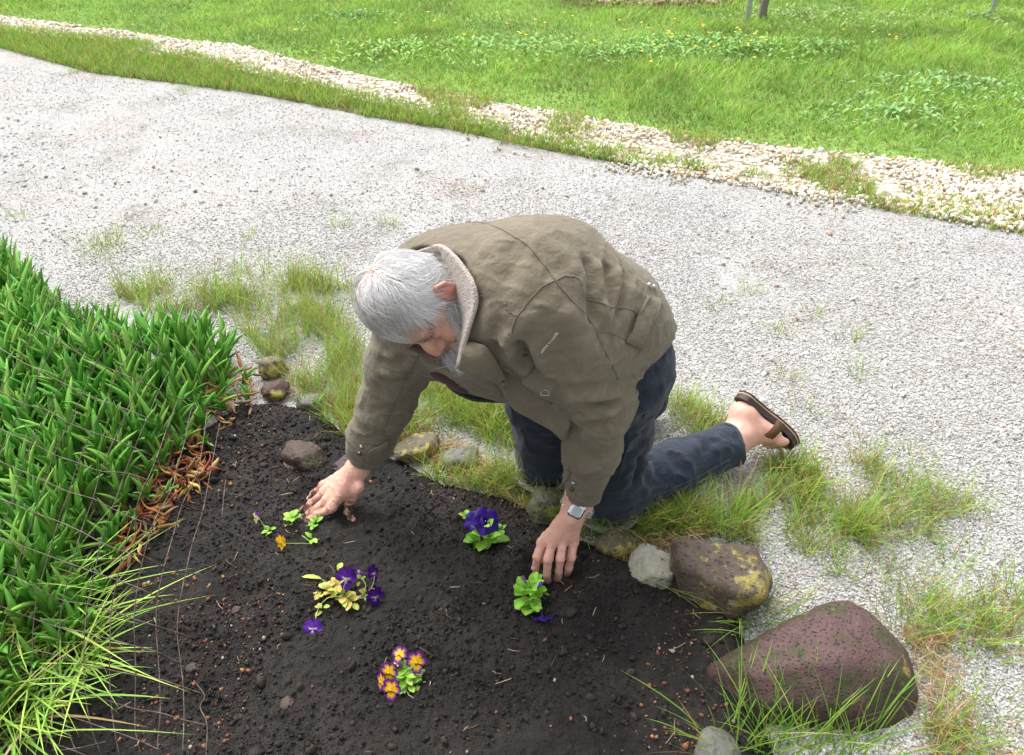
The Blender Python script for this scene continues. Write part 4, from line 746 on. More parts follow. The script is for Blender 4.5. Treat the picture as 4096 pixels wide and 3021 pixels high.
cq = np.floor(roots*110)/110; cl = (fbm(roots*36, 2)*1.3+fbm(cq*300, 1)*.55)[:, None]; dr = dr+np.cross(nn, dr)*cl*1.2; dr = dr-nn*((dr*nn).sum(1))[:, None]; dr /= np.linalg.norm(dr, axis=1, keepdims=True)+1e-9
loc = loc+np.stack([dr@HF, dr@HL, dr@HU], -1)*.03; frontg = np.clip((loc[:, 0]-.005)/.06, 0, 1)*np.clip((loc[:, 2]-.03)/.05, 0, 1)+.8*np.exp(-((loc[:, 0]+.01)/.035)**2-((loc[:, 1]+.03)/.03)**2); frontg = np.clip(frontg+np.clip(-loc[:, 1]-.02, 0, .04)*6, 0, 1)
shade = rng.random(n_)[:, None]; cw = np.array([.86, .85, .84])*(.70+.42*shade); cd = np.array([.27, .24, .21])*(.4+1.1*shade); fg = (frontg*.68)[:, None]
fly = rng.random(n_) < .10; strands(roots, nn, dr, .026+.042*rng.random(n_), .00036+.0003*rng.random(n_), np.clip(cw*(1-fg)+cd*fg, 0, .9), 'hair', np.where(fly, .85, .30+.25*np.clip(fbm(roots*60+3, 2), 0, 1)), .26*rng.random(n_), wmat=on_skull)
cand = np.nonzero((beardm > .4) & (np.abs(l_) < .075))[0]; ix = rng.choice(cand, 8000); n_ = len(ix); roots = hV[ix]; nn = hN[ix]; loc = hl[ix]
d = -HU*.55+HF*.55+t_*.25+rng.normal(0, .35, (n_, 3)); d = d-nn*((d*nn).sum(1))[:, None]; d /= np.linalg.norm(d, axis=1, keepdims=True)
cheek = np.clip((.06-loc[:, 0])/.05, 0, 1); shade = rng.random(n_)[:, None]
strands(roots, nn, d, (.050-.030*cheek)*(.6+.7*rng.random(n_)), np.full(n_, .00042), np.array([.62, .61, .60])*(.40+.95*shade), 'beard', .75, .55, fall=.3)
cand = np.nonzero((np.abs(u_-.016) < .007) & (np.abs(np.abs(l_)-.033) < .020) & (f_ > .06))[0]; ix = rng.choice(cand, 260); n_ = len(ix)
d = HU*.35+np.sign(hl[ix][:, 1:2])*HL*.8+rng.normal(0, .2, (n_, 3))
d = d/np.linalg.norm(d, axis=1, keepdims=True)
for sg in (hl[ix][:, 1] > 0, hl[ix][:, 1] <= 0): j_ = ix[sg]; strands(hV[j_], hN[j_], d[sg], .010+.008*rng.random(len(j_)), np.full(len(j_), .0004), np.tile(np.array([.22, .17, .13]), (len(j_), 1)), 'eyebrow', .5, .1)

# ---- cloth materials
def cloth(name, col, worn, scale_w=900, bd=.0006, rough=.85, fade=.5):
    m, nt, b = new_mat(name); f1 = noise(nt, 7, 4); f2 = noise(nt, 60, 5, .65); g = N(nt, 'ShaderNodeNewGeometry')
    c = mix(nt, ramp(nt, f1, [(.3, (0,)*3), (.7, (1,)*3)]), tuple(x*.86 for x in col), tuple(x*1.12 for x in col)); c = mix(nt, 1., c, ramp(nt, f2, [(.2, (.86,)*3), (.8, (1.1,)*3)]), 'MULTIPLY')
    e = ramp(nt, g.outputs['Pointiness'], [(.50, (0,)*3), (.60, (fade,)*3)]); c = mix(nt, e, c, worn)
    nt.links.new(c, b.inputs['Base Color']); b.inputs['Roughness'].default_value = rough; b.inputs['Specular IOR Level'].default_value = .25; b.inputs['Sheen Weight'].default_value = .15
    cr = noise(nt, 16, 5, .6); rg = N(nt, 'ShaderNodeMath', operation='ABSOLUTE'); sb_ = N(nt, 'ShaderNodeMath', operation='SUBTRACT'); sb_.inputs[1].default_value = .5; nt.links.new(cr, sb_.inputs[0]); nt.links.new(sb_.outputs[0], rg.inputs[0]); p0 = bump(nt, b, rg.outputs[0], .02, .6)
    p = bump(nt, b, f2, .0014, .5, p0); bump(nt, b, noise(nt, scale_w, 2), bd, .5, p); return m
M_jacket = cloth('jacket_cotton', (.166, .140, .097), (.28, .248, .185)); M_jeans = cloth('jeans_denim', (.020, .028, .045), (.05, .065, .095), 1200)
M_lining = cloth('jacket_lining', (.035, .028, .022), (.06, .05, .04)); M_seam = cloth('seam_thread', (.135, .112, .078), (.21, .18, .135), fade=.3)
M_jseam = cloth('denim_seam', (.03, .04, .062), (.06, .075, .1)); M_shirt = cloth('shirt_cotton', (.06, .022, .024), (.08, .03, .03))
m, nt, b = new_mat('fleece'); vv = N(nt, 'ShaderNodeTexVoronoi', Scale=260); nt.links.new(N(nt, 'ShaderNodeTexCoord').outputs['Object'], vv.inputs['Vector']); f2 = noise(nt, 120, 4)
nt.links.new(ramp(nt, f2, [(.3, (.36, .30, .25)), (.7, (.56, .48, .42))]), b.inputs['Base Color']); b.inputs['Roughness'].default_value = .95; b.inputs['Sheen Weight'].default_value = .4
p = bump(nt, b, vv.outputs['Distance'], .004, .8); bump(nt, b, f2, .004, .8, p); M_fleece = m
jacket = pchild('jacket', J.V, J.F, M_jacket); jeans = pchild('jeans', PJ.V, PJ.F, M_jeans)
def seam(px, S, parent, mat, w=.0013, h=.0007, name='seam'):
    C = S.line(px, 22); Nn = np.array([S.N[np.argmin(((S.V-c)**2).sum(1))] for c in C])
    for _ in range(3): C[1:-1] = (C[:-2]+2*C[1:-1]+C[2:])/4; Nn[1:-1] = (Nn[:-2]+Nn[1:-1]+Nn[2:])/3
    Nn /= np.linalg.norm(Nn, axis=1, keepdims=True); V, F = ribbon(C+Nn*.0012, Nn, w, h); return pchild(name, V, F, mat, parent)
for px in (Z2([(400, 107), (560, 160), (700, 250), (800, 360), (850, 432)]), Z2([(850, 440), (760, 500), (680, 590), (630, 660), (608, 740)]), Z2([(432, 522), (500, 550), (580, 575)]),
           Z2([(860, 445), (920, 520), (1000, 600), (1070, 690), (1100, 760), (1160, 880), (1205, 990)]), Z2([(862, 440), (920, 415), (980, 425), (1005, 470)]), Z2([(1035, 552), (1120, 567), (1150, 585), (1265, 600), (1320, 632)]),
           Z2([(1090, 718), (1150, 730), (1220, 755), (1262, 778)]), Z2([(1425, 445), (1432, 520), (1418, 640), (1370, 760), (1300, 870)]), Z2([(470, 650), (520, 650), (560, 640)]), Z2([(580, 600), (640, 640)]), Z2([(565, 720), (610, 745)]),
           Z4([(900, 210), (1000, 255), (1130, 270), (1240, 240)]), Z4([(905, 225), (1000, 272), (1130, 287), (1238, 257)]), Z4([(850, 420), (930, 470), (1040, 490), (1180, 460)]),
           ZL([(835, 600), (900, 635), (980, 652), (1040, 635)]), ZL([(833, 612), (900, 647), (980, 664), (1038, 647)]), ZL([(1235, 120), (1170, 240), (1100, 380), (1050, 500), (1000, 630)]), ZL([(990, 175), (1080, 220), (1168, 240)]), ZL([(805, 770), (860, 795), (940, 800), (1015, 785)])):
    seam(px, J, jacket, M_seam)
for px in (Z5([(510, 70), (470, 190), (430, 300), (410, 420)]), Z5([(270, 640), (215, 850), (175, 980)]), Z5([(365, 1205), (600, 1115), (850, 1005), (1000, 930), (1230, 805)]), Z2([(1370, 905), (1440, 850), (1490, 760)]), Z2([(1385, 945), (1400, 990), (1390, 1080)])):
    seam(px, PJ, jeans, M_jseam)
def sheet(rows, mat, parent, name, th=.0025, sub=4, wob=.0):
    G = np.array([smoothline(r, 28) for r in rows]); n, m_ = G.shape[:2]
    if sub > 1:
        G = np.stack([smoothline(G[:, j], (n-1)*sub) for j in range(m_)], 1); n = G.shape[0]
    if wob: G = G+np.array([0, 0, 1.])*fbm(G*16, 2)[..., None]*wob
    e1_ = np.gradient(G, axis=0); e2_ = np.gradient(G, axis=1); nn_ = np.cross(e1_, e2_); nn_ /= np.linalg.norm(nn_, axis=2, keepdims=True)+1e-9
    A = (G+nn_*th/2).reshape(-1, 3); B = (G-nn_*th/2).reshape(-1, 3); idx = np.arange(n*m_).reshape(n, m_); k = n*m_
    q = np.stack([idx[:-1, :-1], idx[:-1, 1:], idx[1:, 1:], idx[1:, :-1]], -1).reshape(-1, 4); F = [tuple(x) for x in q]+[tuple(x[::-1]+k) for x in q]
    per = np.concatenate([idx[0], idx[1:, -1], idx[-1, ::-1][1:], idx[::-1, 0][1:]])
    F += [(per[i], per[i]+k, per[i+1]+k, per[i+1]) for i in range(len(per)-1)]
    return pchild(name, np.concatenate([A, B]), F, mat, parent)
PX = lambda L, D: [at(x, y, d) for (x, y), d in zip(L, D if hasattr(D, '__len__') else [D]*len(L))]
def on(px, S, lift): 
    P = surf_pick(px, S.V, S.P, S.ok, 12); d = CAMP-P; return P+d/np.linalg.norm(d, axis=1, keepdims=True)*lift
# collar: fleece inside, standing round the neck
rim = [(1640, 1010), (1690, 998), (1755, 979), (1808, 1013), (1857, 1071), (1896, 1139), (1905, 1212), (1881, 1290), (1855, 1371), (1836, 1473)]
bas = [(1640, 1075), (1690, 1050), (1735, 1052), (1787, 1092), (1822, 1153), (1850, 1206), (1868, 1264), (1862, 1322), (1846, 1392), (1829, 1474)]
Dr = [1.60, 1.572, 1.525, 1.49, 1.462, 1.44, 1.44, 1.452, 1.468, 1.49]; Db = [1.64, 1.625, 1.59, 1.55, 1.525, 1.505, 1.50, 1.505, 1.515, 1.52]
midr = [((a[0]*.5+b_[0]*.5)+6, (a[1]+b_[1])*.5) for a, b_ in zip(rim, bas)]; Dm = [(a+b_)/2-.012 for a, b_ in zip(Dr, Db)]
outr = [(a[0]+4, a[1]+4) for a in rim]; Do = [d+.03 for d in Dr]
bas2 = [(x-q, y+4) for (x, y), q in zip(bas, (34, 34, 34, 34, 34, 30, 18, 8, 3, 1))]; collar = sheet([PX(bas2, [d+q for d, q in zip(Db, (.075, .075, .075, .075, .07, .06, .045, .03, .02, .012))]), PX(bas, Db), PX(midr, Dm), PX(rim, Dr)], M_fleece, jacket, 'collar', .008, 5)
sheet([PX([(a[0]+3, a[1]-1) for a in rim], [d+.004 for d in Dr]), PX(outr, [d+.02 for d in Dr]), PX([(a[0]+10, a[1]+10) for a in rim], [d+.06 for d in Dr])], M_jacket, jacket, 'collar_back', .003, 4)
# left front edge with its snap flap
up_ = [(1855, 1368), (1900, 1372), (1940, 1385), (1975, 1430), (2030, 1530)]; lo_ = [(1836, 1474), (1880, 1502), (1930, 1518), (1975, 1531), (2030, 1546)]
sheet([PX(up_, [1.474, 1.470, 1.463, 1.482, 1.56]), PX([((a[0]+b_[0])/2, (a[1]+b_[1])/2) for a, b_ in zip(up_, lo_)], [1.466, 1.468, 1.475, 1.50, 1.56]), PX(lo_, [1.488, 1.49, 1.505, 1.525, 1.565])], M_jacket, jacket, 'front_flap', .004)
top_ = [(1880, 1400), (1960, 1430), (2050, 1480), (2120, 1560), (2200, 1610), (2290, 1660)]; mid_ = [(1890, 1470), (1970, 1500), (2040, 1560), (2110, 1620), (2200, 1670), (2275, 1715)]; low_ = [(1895, 1500), (1990, 1532), (2046, 1630), (2119, 1676), (2200, 1720), (2252, 1764)]
sheet([PX(top_, [1.56, 1.56, 1.565, 1.59, 1.62, 1.65]), PX(mid_, [1.58, 1.535, 1.585, 1.625, 1.65, 1.65]), PX(low_, [1.58, 1.57, 1.61, 1.64, 1.665, 1.69])], M_jacket, jacket, 'front_panel', .004, 6, .004)
# right front hanging open, lining side seen
t2 = [(1735, 1395), (1800, 1420), (1870, 1460), (1950, 1500), (2060, 1540)]; m2 = [(1735, 1430), (1800, 1480), (1875, 1530), (1955, 1555), (2060, 1575)]; l2 = [(1722, 1424), (1790, 1540), (1875, 1592), (1962, 1604), (2060, 1604)]
sheet([PX(t2, [1.64, 1.66, 1.68, 1.70, 1.72]), PX(m2, [1.69, 1.71, 1.73, 1.74, 1.75]), PX(l2, [1.72, 1.73, 1.74, 1.75, 1.76])], M_lining, jacket, 'lining', .004, 5)
M_zip = simple('zip_metal', (.06, .065, .07), .4, .7); M_snap = simple('snap_metal', (.45, .46, .47), .3, .9); M_snapd = simple('snap_brass', (.16, .14, .12), .35, .9)
zl = smoothline(PX(l2, [1.718, 1.728, 1.738, 1.748, 1.758]), 60); mb = MB(); mb.add(*tube(zl, .0028, 5)); zp = mb.build('zip', M_zip, jacket); mb = MB()
for k in range(0, len(zl)-1):
    for s_ in (0, .5): c = zl[k]*(1-s_)+zl[k+1]*s_; mb.add(*tube([c+UPV*-.004+t_*.002, c+UPV*.004+t_*.002], .0011, 4))
mb.build('zip_teeth', M_zip, zp)
shV, shF = sdf_mesh(s_union([(s_chain([NB, at(1790, 1450, 1.70), at(1860, 1485, 1.74)], [.05, .04, .05]), 0)]), np.array([-.35, 1.0, .4]), np.array([.15, 1.7, .95]), .008)
pchild('shirt', relax(shV, shF, 2), shF, M_shirt)
# pocket welt, slit tab, cuff tabs
def patch(quad, S, mat, parent, name, lift=.004, th=.004, n=5):
    q = [np.array(p, float) for p in quad]; rows = []
    for v in np.linspace(0, 1, n):
        a, b_ = q[0]*(1-v)+q[3]*v, q[1]*(1-v)+q[2]*v; rows.append(on([tuple(a*(1-u)+b_*u) for u in np.linspace(0, 1, n)], S, lift))
    return sheet(rows, mat, parent, name, th, 2)
pk = patch([(2595, 1178), (2646, 1196), (2566, 1403), (2508, 1367)], J, M_jacket, jacket, 'pocket', .005, .006)
seam([(2597, 1182), (2550, 1275), (2510, 1365)], J, jacket, M_seam, .0015, .0055); seam([(2642, 1200), (2605, 1305), (2563, 1398)], J, jacket, M_seam, .0015, .0055)
sheet([PX([(2470, 1400), (2490, 1440), (2512, 1490), (2512, 1512)], [1.655, 1.655, 1.655, 1.66]), PX([(2462, 1420), (2475, 1460), (2492, 1505), (2500, 1518)], [1.645, 1.643, 1.645, 1.652]), PX([(2458, 1440), (2462, 1480), (2478, 1518), (2490, 1522)], [1.66, 1.655, 1.655, 1.66])], M_jacket, jacket, 'hem_tab', .005)
sheet([on(Z4([(885, 165), (880, 240), (862, 300)]), J, .006), PX(Z4([(852, 195), (840, 260), (835, 320)]), [1.79, 1.795, 1.80]), PX(Z4([(825, 250), (850, 300), (792, 362)]), [1.795, 1.80, 1.805])], M_jacket, jacket, 'cuff_tab', .005)
Z3 = lambda L: [(1000+.3633*x, 1700+.3633*y) for x, y in L]
sheet([on(Z3([(1530, 175), (1430, 235), (1340, 275), (1285, 340), (1280, 415)]), J, .006), on(Z3([(1520, 260), (1440, 300), (1370, 330), (1330, 370), (1330, 415)]), J, .008), on(Z3([(1490, 385), (1450, 395), (1410, 405), (1370, 412), (1340, 418)]), J, .006)], M_jacket, jacket, 'cuff_tab', .004)
def disc(c, n, r, h, mat, parent, name):
    n = nrm(n); mb = MB(); prof = [(.0, h), (r*.35, h), (r*.45, h*.6), (r*.8, h*.7), (r, h*.2), (r, -.003)]; a = nrm(np.cross(n, [.3, .2, .9])); b_ = np.cross(n, a); V, F = [], []; k = 14
    for (rr, z) in prof: V += [c+n*z+rr*(math.cos(i*2*math.pi/k)*a+math.sin(i*2*math.pi/k)*b_) for i in range(k)]
    for q in range(len(prof)-1): F += [(q*k+i, (q+1)*k+i, (q+1)*k+(i+1) % k, q*k+(i+1) % k) for i in range(k)]
    mb.add(V, F); return mb.build(name, mat, parent)
def snap(px, S, mat, parent, r=.0052, lift=.003, name='snap'):
    p = on([px], S, 0)[0]; n = S.N[np.argmin(((S.V-p)**2).sum(1))]; disc(p+n*lift, n, r, .003, mat, parent, name)
for px, mt in ((Z2([(1372, 470)])[0], M_snap), (Z2([(1400, 480)])[0], M_snap), (Z4([(920, 315)])[0], M_snap), (Z4([(910, 372)])[0], M_snapd), (Z3([(1225, 250)])[0], M_snap), (Z3([(1208, 318)])[0], M_snapd)): snap(px, J, mt, jacket)
disc(at(2012, 1534, 1.538), t_, .0055, .003, M_snapd, jacket, 'snap'); disc(at(1903, 1572, 1.735), t_, .006, .003, M_snap, jacket, 'snap'); snap((2621, 1432), PJ, M_snap, jeans, name='rivet')
zpu = on([(2181, 1568)], J, .012)[0]; mb = MB(); mb.add(*tube([zpu+RT*-.006+UPV*.004, zpu+RT*.005+UPV*.004, zpu+RT*.008-UPV*.006, zpu-RT*.009-UPV*.006, zpu+RT*-.006+UPV*.004], .0013, 5)); mb.build('zip_pull', M_snap, jacket)
# lettering stitched on the sleeve
fc = bpy.data.curves.new('lettering', 'FONT'); fc.body = 'JARVIS WALKER'; fc.size = .0125; fc.extrude = .0006; fc.space_character = 1.12; fo = bpy.data.objects.new('tmp', fc); COL.objects.link(fo)
bpy.context.view_layer.update(); tm = bpy.data.meshes.new_from_object(fo.evaluated_get(bpy.context.evaluated_depsgraph_get())); bpy.data.objects.remove(fo)
tv = np.array([v.co[:] for v in tm.vertices]); A, B = on([(2168, 1412), (2236, 1338)], J, 0); xd = nrm(B-A); n0 = nrm(J.N[((J.V-(A+B)/2)**2).sum(1) < .03**2].mean(0)); yd = nrm(np.cross(n0, xd)); k_ = np.linalg.norm(B-A)/tv[:, 0].max()
P = A+xd*(tv[:, :1]*k_)+yd*(tv[:, 1:2]*k_*1.15); near = np.array([np.argmin(((J.V-p)**2).sum(1)) for p in P]); h_ = ((J.V[near]-P)@n0); P = P+n0*(h_[:, None]+.0016+tv[:, 2:3])
for i, v in enumerate(tm.vertices): v.co = P[i]-world_of(jacket)
link('lettering', tm, jacket, simple('white_thread', (.62, .60, .55), .7))
# rolled jean hem
hn = nrm(HEM-LK); a0 = nrm(np.cross(hn, [0, 0, 1])); b0_ = np.cross(hn, a0); ring = []
for th in np.linspace(0, 2*math.pi, 40, endpoint=False):
    d_ = math.cos(th)*a0+math.sin(th)*b0_; tq = .03+np.zeros(1)
    for r_ in np.linspace(.03, .09, 80):
        if jeanfn((HEM-hn*.006+d_*r_)[None])[0] > 0: break
    ring.append(HEM-hn*.002+d_*(r_+.001)+hn*.004*math.sin(3*th))
mb = MB(); mb.add(*tube(ring+ring[:1], .0055, 6, False)); mb.build('rolled_hem', M_jseam, jeans)
# ---- sandal
M_sole = simple('sandal_footbed', (.045, .030, .027), .6, 0, .3, 90, .001); M_tan = simple('sandal_midsole', (.42, .27, .14), .7); M_tread = simple('sandal_tread', (.03, .022, .018), .9, 0, .4, 300, .002); M_strap = simple('sandal_leather', (.115, .055, .024), .5, 0, .3, 70, .0006)
sandal = empty('sandal', (0, 0, 0)); sandal.parent = person; sandal.location = tuple(heel-world_of(person))
def slab(offs0, offs1, mat, name, grow=0.):
    cl = smoothline([heel-fd*.042+sn*.034, heel-fd*.01+sn*.032, heel+fd*.05+sn*.030, ball+fd*.0+sn*.027, ball+fd*.045+sn*.020, ball+fd*.082+sn*.006], 30)
    tt = np.linspace(0, 1, len(cl)); hw = np.interp(tt, [0, .04, .12, .35, .6, .8, .92, .97, 1], [.012, .026, .034, .032, .044, .046, .038, .026, .010])+grow
    T = np.gradient(cl, axis=0); T /= np.linalg.norm(T, axis=1, keepdims=True); nn_ = np.cross(T, fl); nn_ *= np.sign((nn_@sn))[:, None]; nn_ /= np.linalg.norm(nn_, axis=1, keepdims=True)
    V = np.concatenate([cl-fl*hw[:, None]+nn_*offs0, cl+fl*hw[:, None]+nn_*offs0, cl+fl*hw[:, None]+nn_*offs1, cl-fl*hw[:, None]+nn_*offs1]); n = len(cl); F = []
    for i in range(n-1):
        for k in range(4): F.append((k*n+i, ((k+1) % 4)*n+i, ((k+1) % 4)*n+i+1, k*n+i+1))
    F += [(0, n, 2*n, 3*n), (n-1, 2*n-1, 3*n-1, 4*n-1)]; mb = MB(); mb.add(V, F); return mb.build(name, mat, sandal, smooth=False)
slab(-.006, .009, M_sole, 'footbed'); slab(.009, .0125, M_tan, 'midsole', .0012); slab(.0125, .018, M_tread, 'tread')
arc = [ball+fl*math.cos(a)*.058+sn*(.022-math.sin(a)*.055)-fd*.012 for a in np.linspace(-.15, math.pi+.15, 16)]
mb = MB(); V = np.concatenate([np.array([p-fd*.013 for p in arc]), np.array([p+fd*.013 for p in arc]), np.array([ball+(p-ball)*1.05+fd*.013 for p in arc]), np.array([ball+(p-ball)*1.05-fd*.013 for p in arc])]); n = 16; F = []
for i in range(n-1):
    for k in range(4): F.append((k*n+i, ((k+1) % 4)*n+i, ((k+1) % 4)*n+i+1, k*n+i+1))
mb.add(V, F); mb.build('strap', M_strap, sandal)
# ---- knee pads
M_pad = simple('pad_foam', (.26, .25, .235), .8, 0, .25, 60, .001); M_web = simple('pad_webbing', (.035, .036, .04), .8, 0, .3, 300, .0005)
for K, side in ((LK, 0), (RK, 1)):
    kp = empty('knee_pad', tuple(np.array([K[0], K[1], 0])-world_of(person))); kp.parent = person; c = np.array([K[0]-.008, K[1]-.008, .060])
    cup = s_union([(s_ell(c, I3, (.094, .092, .068)), 0), (s_ell(c+np.array([0, 0, .012]), I3, (.084, .082, .062)), -1)])
    cf = lambda P, cup=cup, c=c: np.maximum(cup(P), P[:, 2]-(.034+.05*(P[:, 0]-c[0])))
    V, F = sdf_mesh(cf, c-.14, c+.14, .005); pchild('pad_shell', relax(V, F, 2), F, M_pad, kp)
    if side == 0:
        s1 = smoothline([gz(2505, 1960, .10), gz(2524, 2010, .07), gz(2538, 2055, .045), gz(2552, 2102, .012)], 12); w_ = RT*.013
        mb = MB(); V = np.concatenate([s1-w_, s1+w_, s1+w_+t_*.003, s1-w_+t_*.003]); n = len(s1); F = [(k*n+i, ((k+1) % 4)*n+i, ((k+1) % 4)*n+i+1, k*n+i+1) for i in range(n-1) for k in range(4)]+[(0, n, 2*n, 3*n), (n-1, 2*n-1, 3*n-1, 4*n-1)]
        mb.add(V, F); mb.build('strap', M_web, kp)
        s2 = smoothline([gz(2520, 2062, .03), gz(2560, 2040, .035), gz(2598, 2030, .035)], 8); mb = MB(); V = np.concatenate([s2-UPV*.010, s2+UPV*.010, s2+UPV*.010+t_*.005, s2-UPV*.010+t_*.005]); n = len(s2)
        F = [(k*n+i, ((k+1) % 4)*n+i, ((k+1) % 4)*n+i+1, k*n+i+1) for i in range(n-1) for k in range(4)]+[(0, n, 2*n, 3*n), (n-1, 2*n-1, 3*n-1, 4*n-1)]; mb.add(V, F); mb.build('tab', M_pad, kp)
# ---- wristwatch and ring
M_steel = simple('watch_steel', (.62, .63, .64), .25, 1., .1, 200); M_lcd = simple('watch_display', (.42, .46, .48), .15, 0, .06, 60); M_bezel = simple('watch_bezel', (.70, .72, .74), .2, .8, .05)
watch = empty('wristwatch', (0, 0, 0)); watch.parent = person; watch.location = tuple(Lw-world_of(person))
wd = nrm(Lw-(lf[1][0]+lf[2][0])/2); wn_ = nrm(np.cross(wsL, wd)); wn_ = wn_ if wn_[2] > 0 else -wn_; wn_ = nrm(wn_+nrm(CAMP-Lw)*.35-wsL*.10); wn_ = nrm(wn_-wd*(wn_@wd)); wsW = np.cross(wd, wn_); wsW = wsW if wsW@wsL > 0 else -wsW; wc = Lw+wd*.002
def box(c, X, Y, Z, sx, sy, sz, bev=.18):
    V = []
    for z, k in ((-1, 1), (.55, 1), (1, 1-bev)):
        for x, y in ((-1, -.72), (-.72, -1), (.72, -1), (1, -.72), (1, .72), (.72, 1), (-.72, 1), (-1, .72)): V.append(c+X*sx*x*k+Y*sy*y*k+Z*sz*z)
    F = [tuple(range(8))[::-1], tuple(range(16, 24))]+[(q*8+i, q*8+(i+1) % 8, q*8+8+(i+1) % 8, q*8+8+i) for q in (0, 1) for i in range(8)]; return V, F
cc_ = wc+wn_*.0275-wsW*.003
mb = MB(); mb.add(*box(cc_, wsW, wd, wn_, .0170, .0180, .0045)); cs = mb.build('case', M_steel, watch, smooth=False)
mb = MB(); mb.add(*box(cc_+wn_*.0046, wsW, wd, wn_, .0135, .0145, .0008)); mb.build('bezel', M_bezel, cs, smooth=False)
mb = MB(); mb.add(*box(cc_+wn_*.0056, wsW, wd, wn_, .0098, .0108, .0006)); mb.build('display', M_lcd, cs, smooth=False)
for th in np.linspace(0, 2*math.pi, 34, endpoint=False):
    c = wc+wsW*math.cos(th)*.0390+wn_*math.sin(th)*.0265
    if (c-wc)@wn_ > .0235: continue
    tn = nrm(wsW*math.cos(th)/.0385+wn_*math.sin(th)/.0255); tg = np.cross(tn, wd); mb = MB()
    for o in (-.0062, 0, .0062): mb.add(*box(c+wd*o, tg, wd, tn, .0027, .0028, .0013))
    mb.build('link', M_steel, watch, smooth=False)
F = lf[2]; rc_ = F[0]*.42+F[1]*.58; rd = nrm(F[1]-F[0]); a = nrm(np.cross(rd, [0, 0, 1])); b_ = np.cross(rd, a); mb = MB()
mb.add(*tube([rc_+.0115*(math.cos(q)*a+math.sin(q)*b_) for q in np.linspace(0, 2*math.pi, 25)], .0017, 6, False)); mb.build('ring', M_steel, person)
# ------------------------------------------------------------------ fleshy ground-cover plant on the left
M_succ = colmat('succulent_leaf', rough=.5, trans=.15, spec=.4, var=.12, scale=40)
def fleshy(L, w, bend, tw, cols):
    n = 7; t = np.linspace(0, 1, n); prof = np.interp(t, [0, .12, .45, .8, 1], [.55, .85, 1, .62, .06]); V, C = [], []
    for u, p in zip(t, prof):
        x = bend*u*u*L; z = u*L*(1-.25*bend*u); c = np.array([x, 0, z]); s = w*p
        V += [c+np.array([-s*.28, -s, 0]), c+np.array([-s*.28, s, 0]), c+np.array([s*.85, 0, -s*.1])]; g = cols[0]*(1-u*.2)
        C += [cols[1], cols[1], g] if True else []
    mid = []
    V, C = np.array(V).reshape(n, 3, 3), np.array(C).reshape(n, 3, 3)
    W = np.stack([V[:, 0], (V[:, 0]+V[:, 1])/2+np.array([-w*.10, 0, 0]), V[:, 1], V[:, 2]], 1); D = np.stack([C[:, 0], np.repeat(cols[0][None], n, 0), C[:, 1], C[:, 2]], 1); F = []
    for i in range(n-1):
        for k in range(4): F.append((i*4+k, i*4+(k+1) % 4, (i+1)*4+(k+1) % 4, (i+1)*4+k))
    F.append((n*4-4, n*4-3, n*4-2, n*4-1)); return W.reshape(-1, 3), F, D.reshape(-1, 3)
gA = [np.array(c) for c in ((.10, .37, .06), (.13, .42, .065), (.08, .31, .05), (.20, .44, .075))]; gE = [np.array(c) for c in ((.20, .44, .06), (.24, .47, .07), (.14, .38, .045), (.32, .46, .08))]
LEAFM = []
for k in range(8):
    V, F, C = fleshy(.092+.035*(k % 4)/3, .0068+.0014*(k % 3), .08+.16*(k % 2)+.08*(k//4), 0, (gA[k % 4], gE[(k+k//4) % 4])); LEAFM.append(tomesh('leaf', V, F, True, C)); LEAFM[-1].materials.append(M_succ)
LVF = [(np.array([v.co[:] for v in m_.vertices]), [tuple(p.vertices) for p in m_.polygons], np.array([d.color[:3] for d in m_.color_attributes['Col'].data])) for m_ in LEAFM]
def shoot_layout(r):
    out = []; ph = r.random()*3.14; npair = 4+r.integers(0, 2)
    for j in range(npair):
        for s in (0, 1):
            yaw = ph+j*math.pi/2+s*math.pi+r.normal(0, .15); lean = (.32-.07*j)*(.75+.5*r.random()); sc = (.95-.10*j)*(.7+.6*r.random()); out.append((int(r.integers(8)), Matrix.Translation((0, 0, .018+.014*j)) @ Matrix.Rotation(yaw, 4, 'Z') @ Matrix.Rotation(lean, 4, 'Y') @ Matrix.Scale(sc, 4)))
    return out
r_ = np.random.default_rng(21); LAY = [shoot_layout(r_) for _ in range(7)]; SHOOTM = []
M_stem = colmat('succulent_stem', rough=.6, var=.2)
stem = tube([(0, 0, -.05), (.003, .002, .02), (0, 0, .075)], [.006, .0055, .003], 6); stC = np.tile(np.array([.28, .24, .08]), (len(stem[0]), 1))
for lay in LAY:
    mb = MB(); mb.add(*stem, c=(.26, .24, .08))
    for k, M in lay: V, F, C = LVF[k]; A = np.array(M); mb.add(V@A[:3, :3].T+A[:3, 3], F, (1, 1, 1)); mb.C[-1] = C
    me = mb.mesh('shoot'); me.materials.append(M_succ); SHOOTM.append(me)
stem_me = tomesh('shoot', stem[0], stem[1], True, stC); stem_me.materials.append(M_succ)
ip_poly = G2([(-260, 490), (-60, 520), (40, 600), (180, 735), (330, 785), (440, 760), (500, 775), (500, 860), (455, 920), (400, 1000), (345, 1080), (285, 1180), (250, 1280), (210, 1380), (120, 1480), (20, 1600), (-60, 1750), (-400, 1750), (-500, 1000)])
ice = empty('ice_plant', (-.95, 1.5, 0), label='dense mat of fleshy bright green ice plant at the bed edge', category='plant')
def mound(P): return np.clip(polydist(P, ip_poly)/.22, 0, 1)**.8*.065
pts = []; cand = sample(ip_poly, 9000); rr_ = np.random.default_rng(5)
for q in cand:
    if q[1] < .6 or abs(q[0]) > 1.05+q[1]*.62: continue
    if all((q[0]-p[0])**2+(q[1]-p[1])**2 > .040**2 for p in pts): pts.append(q)
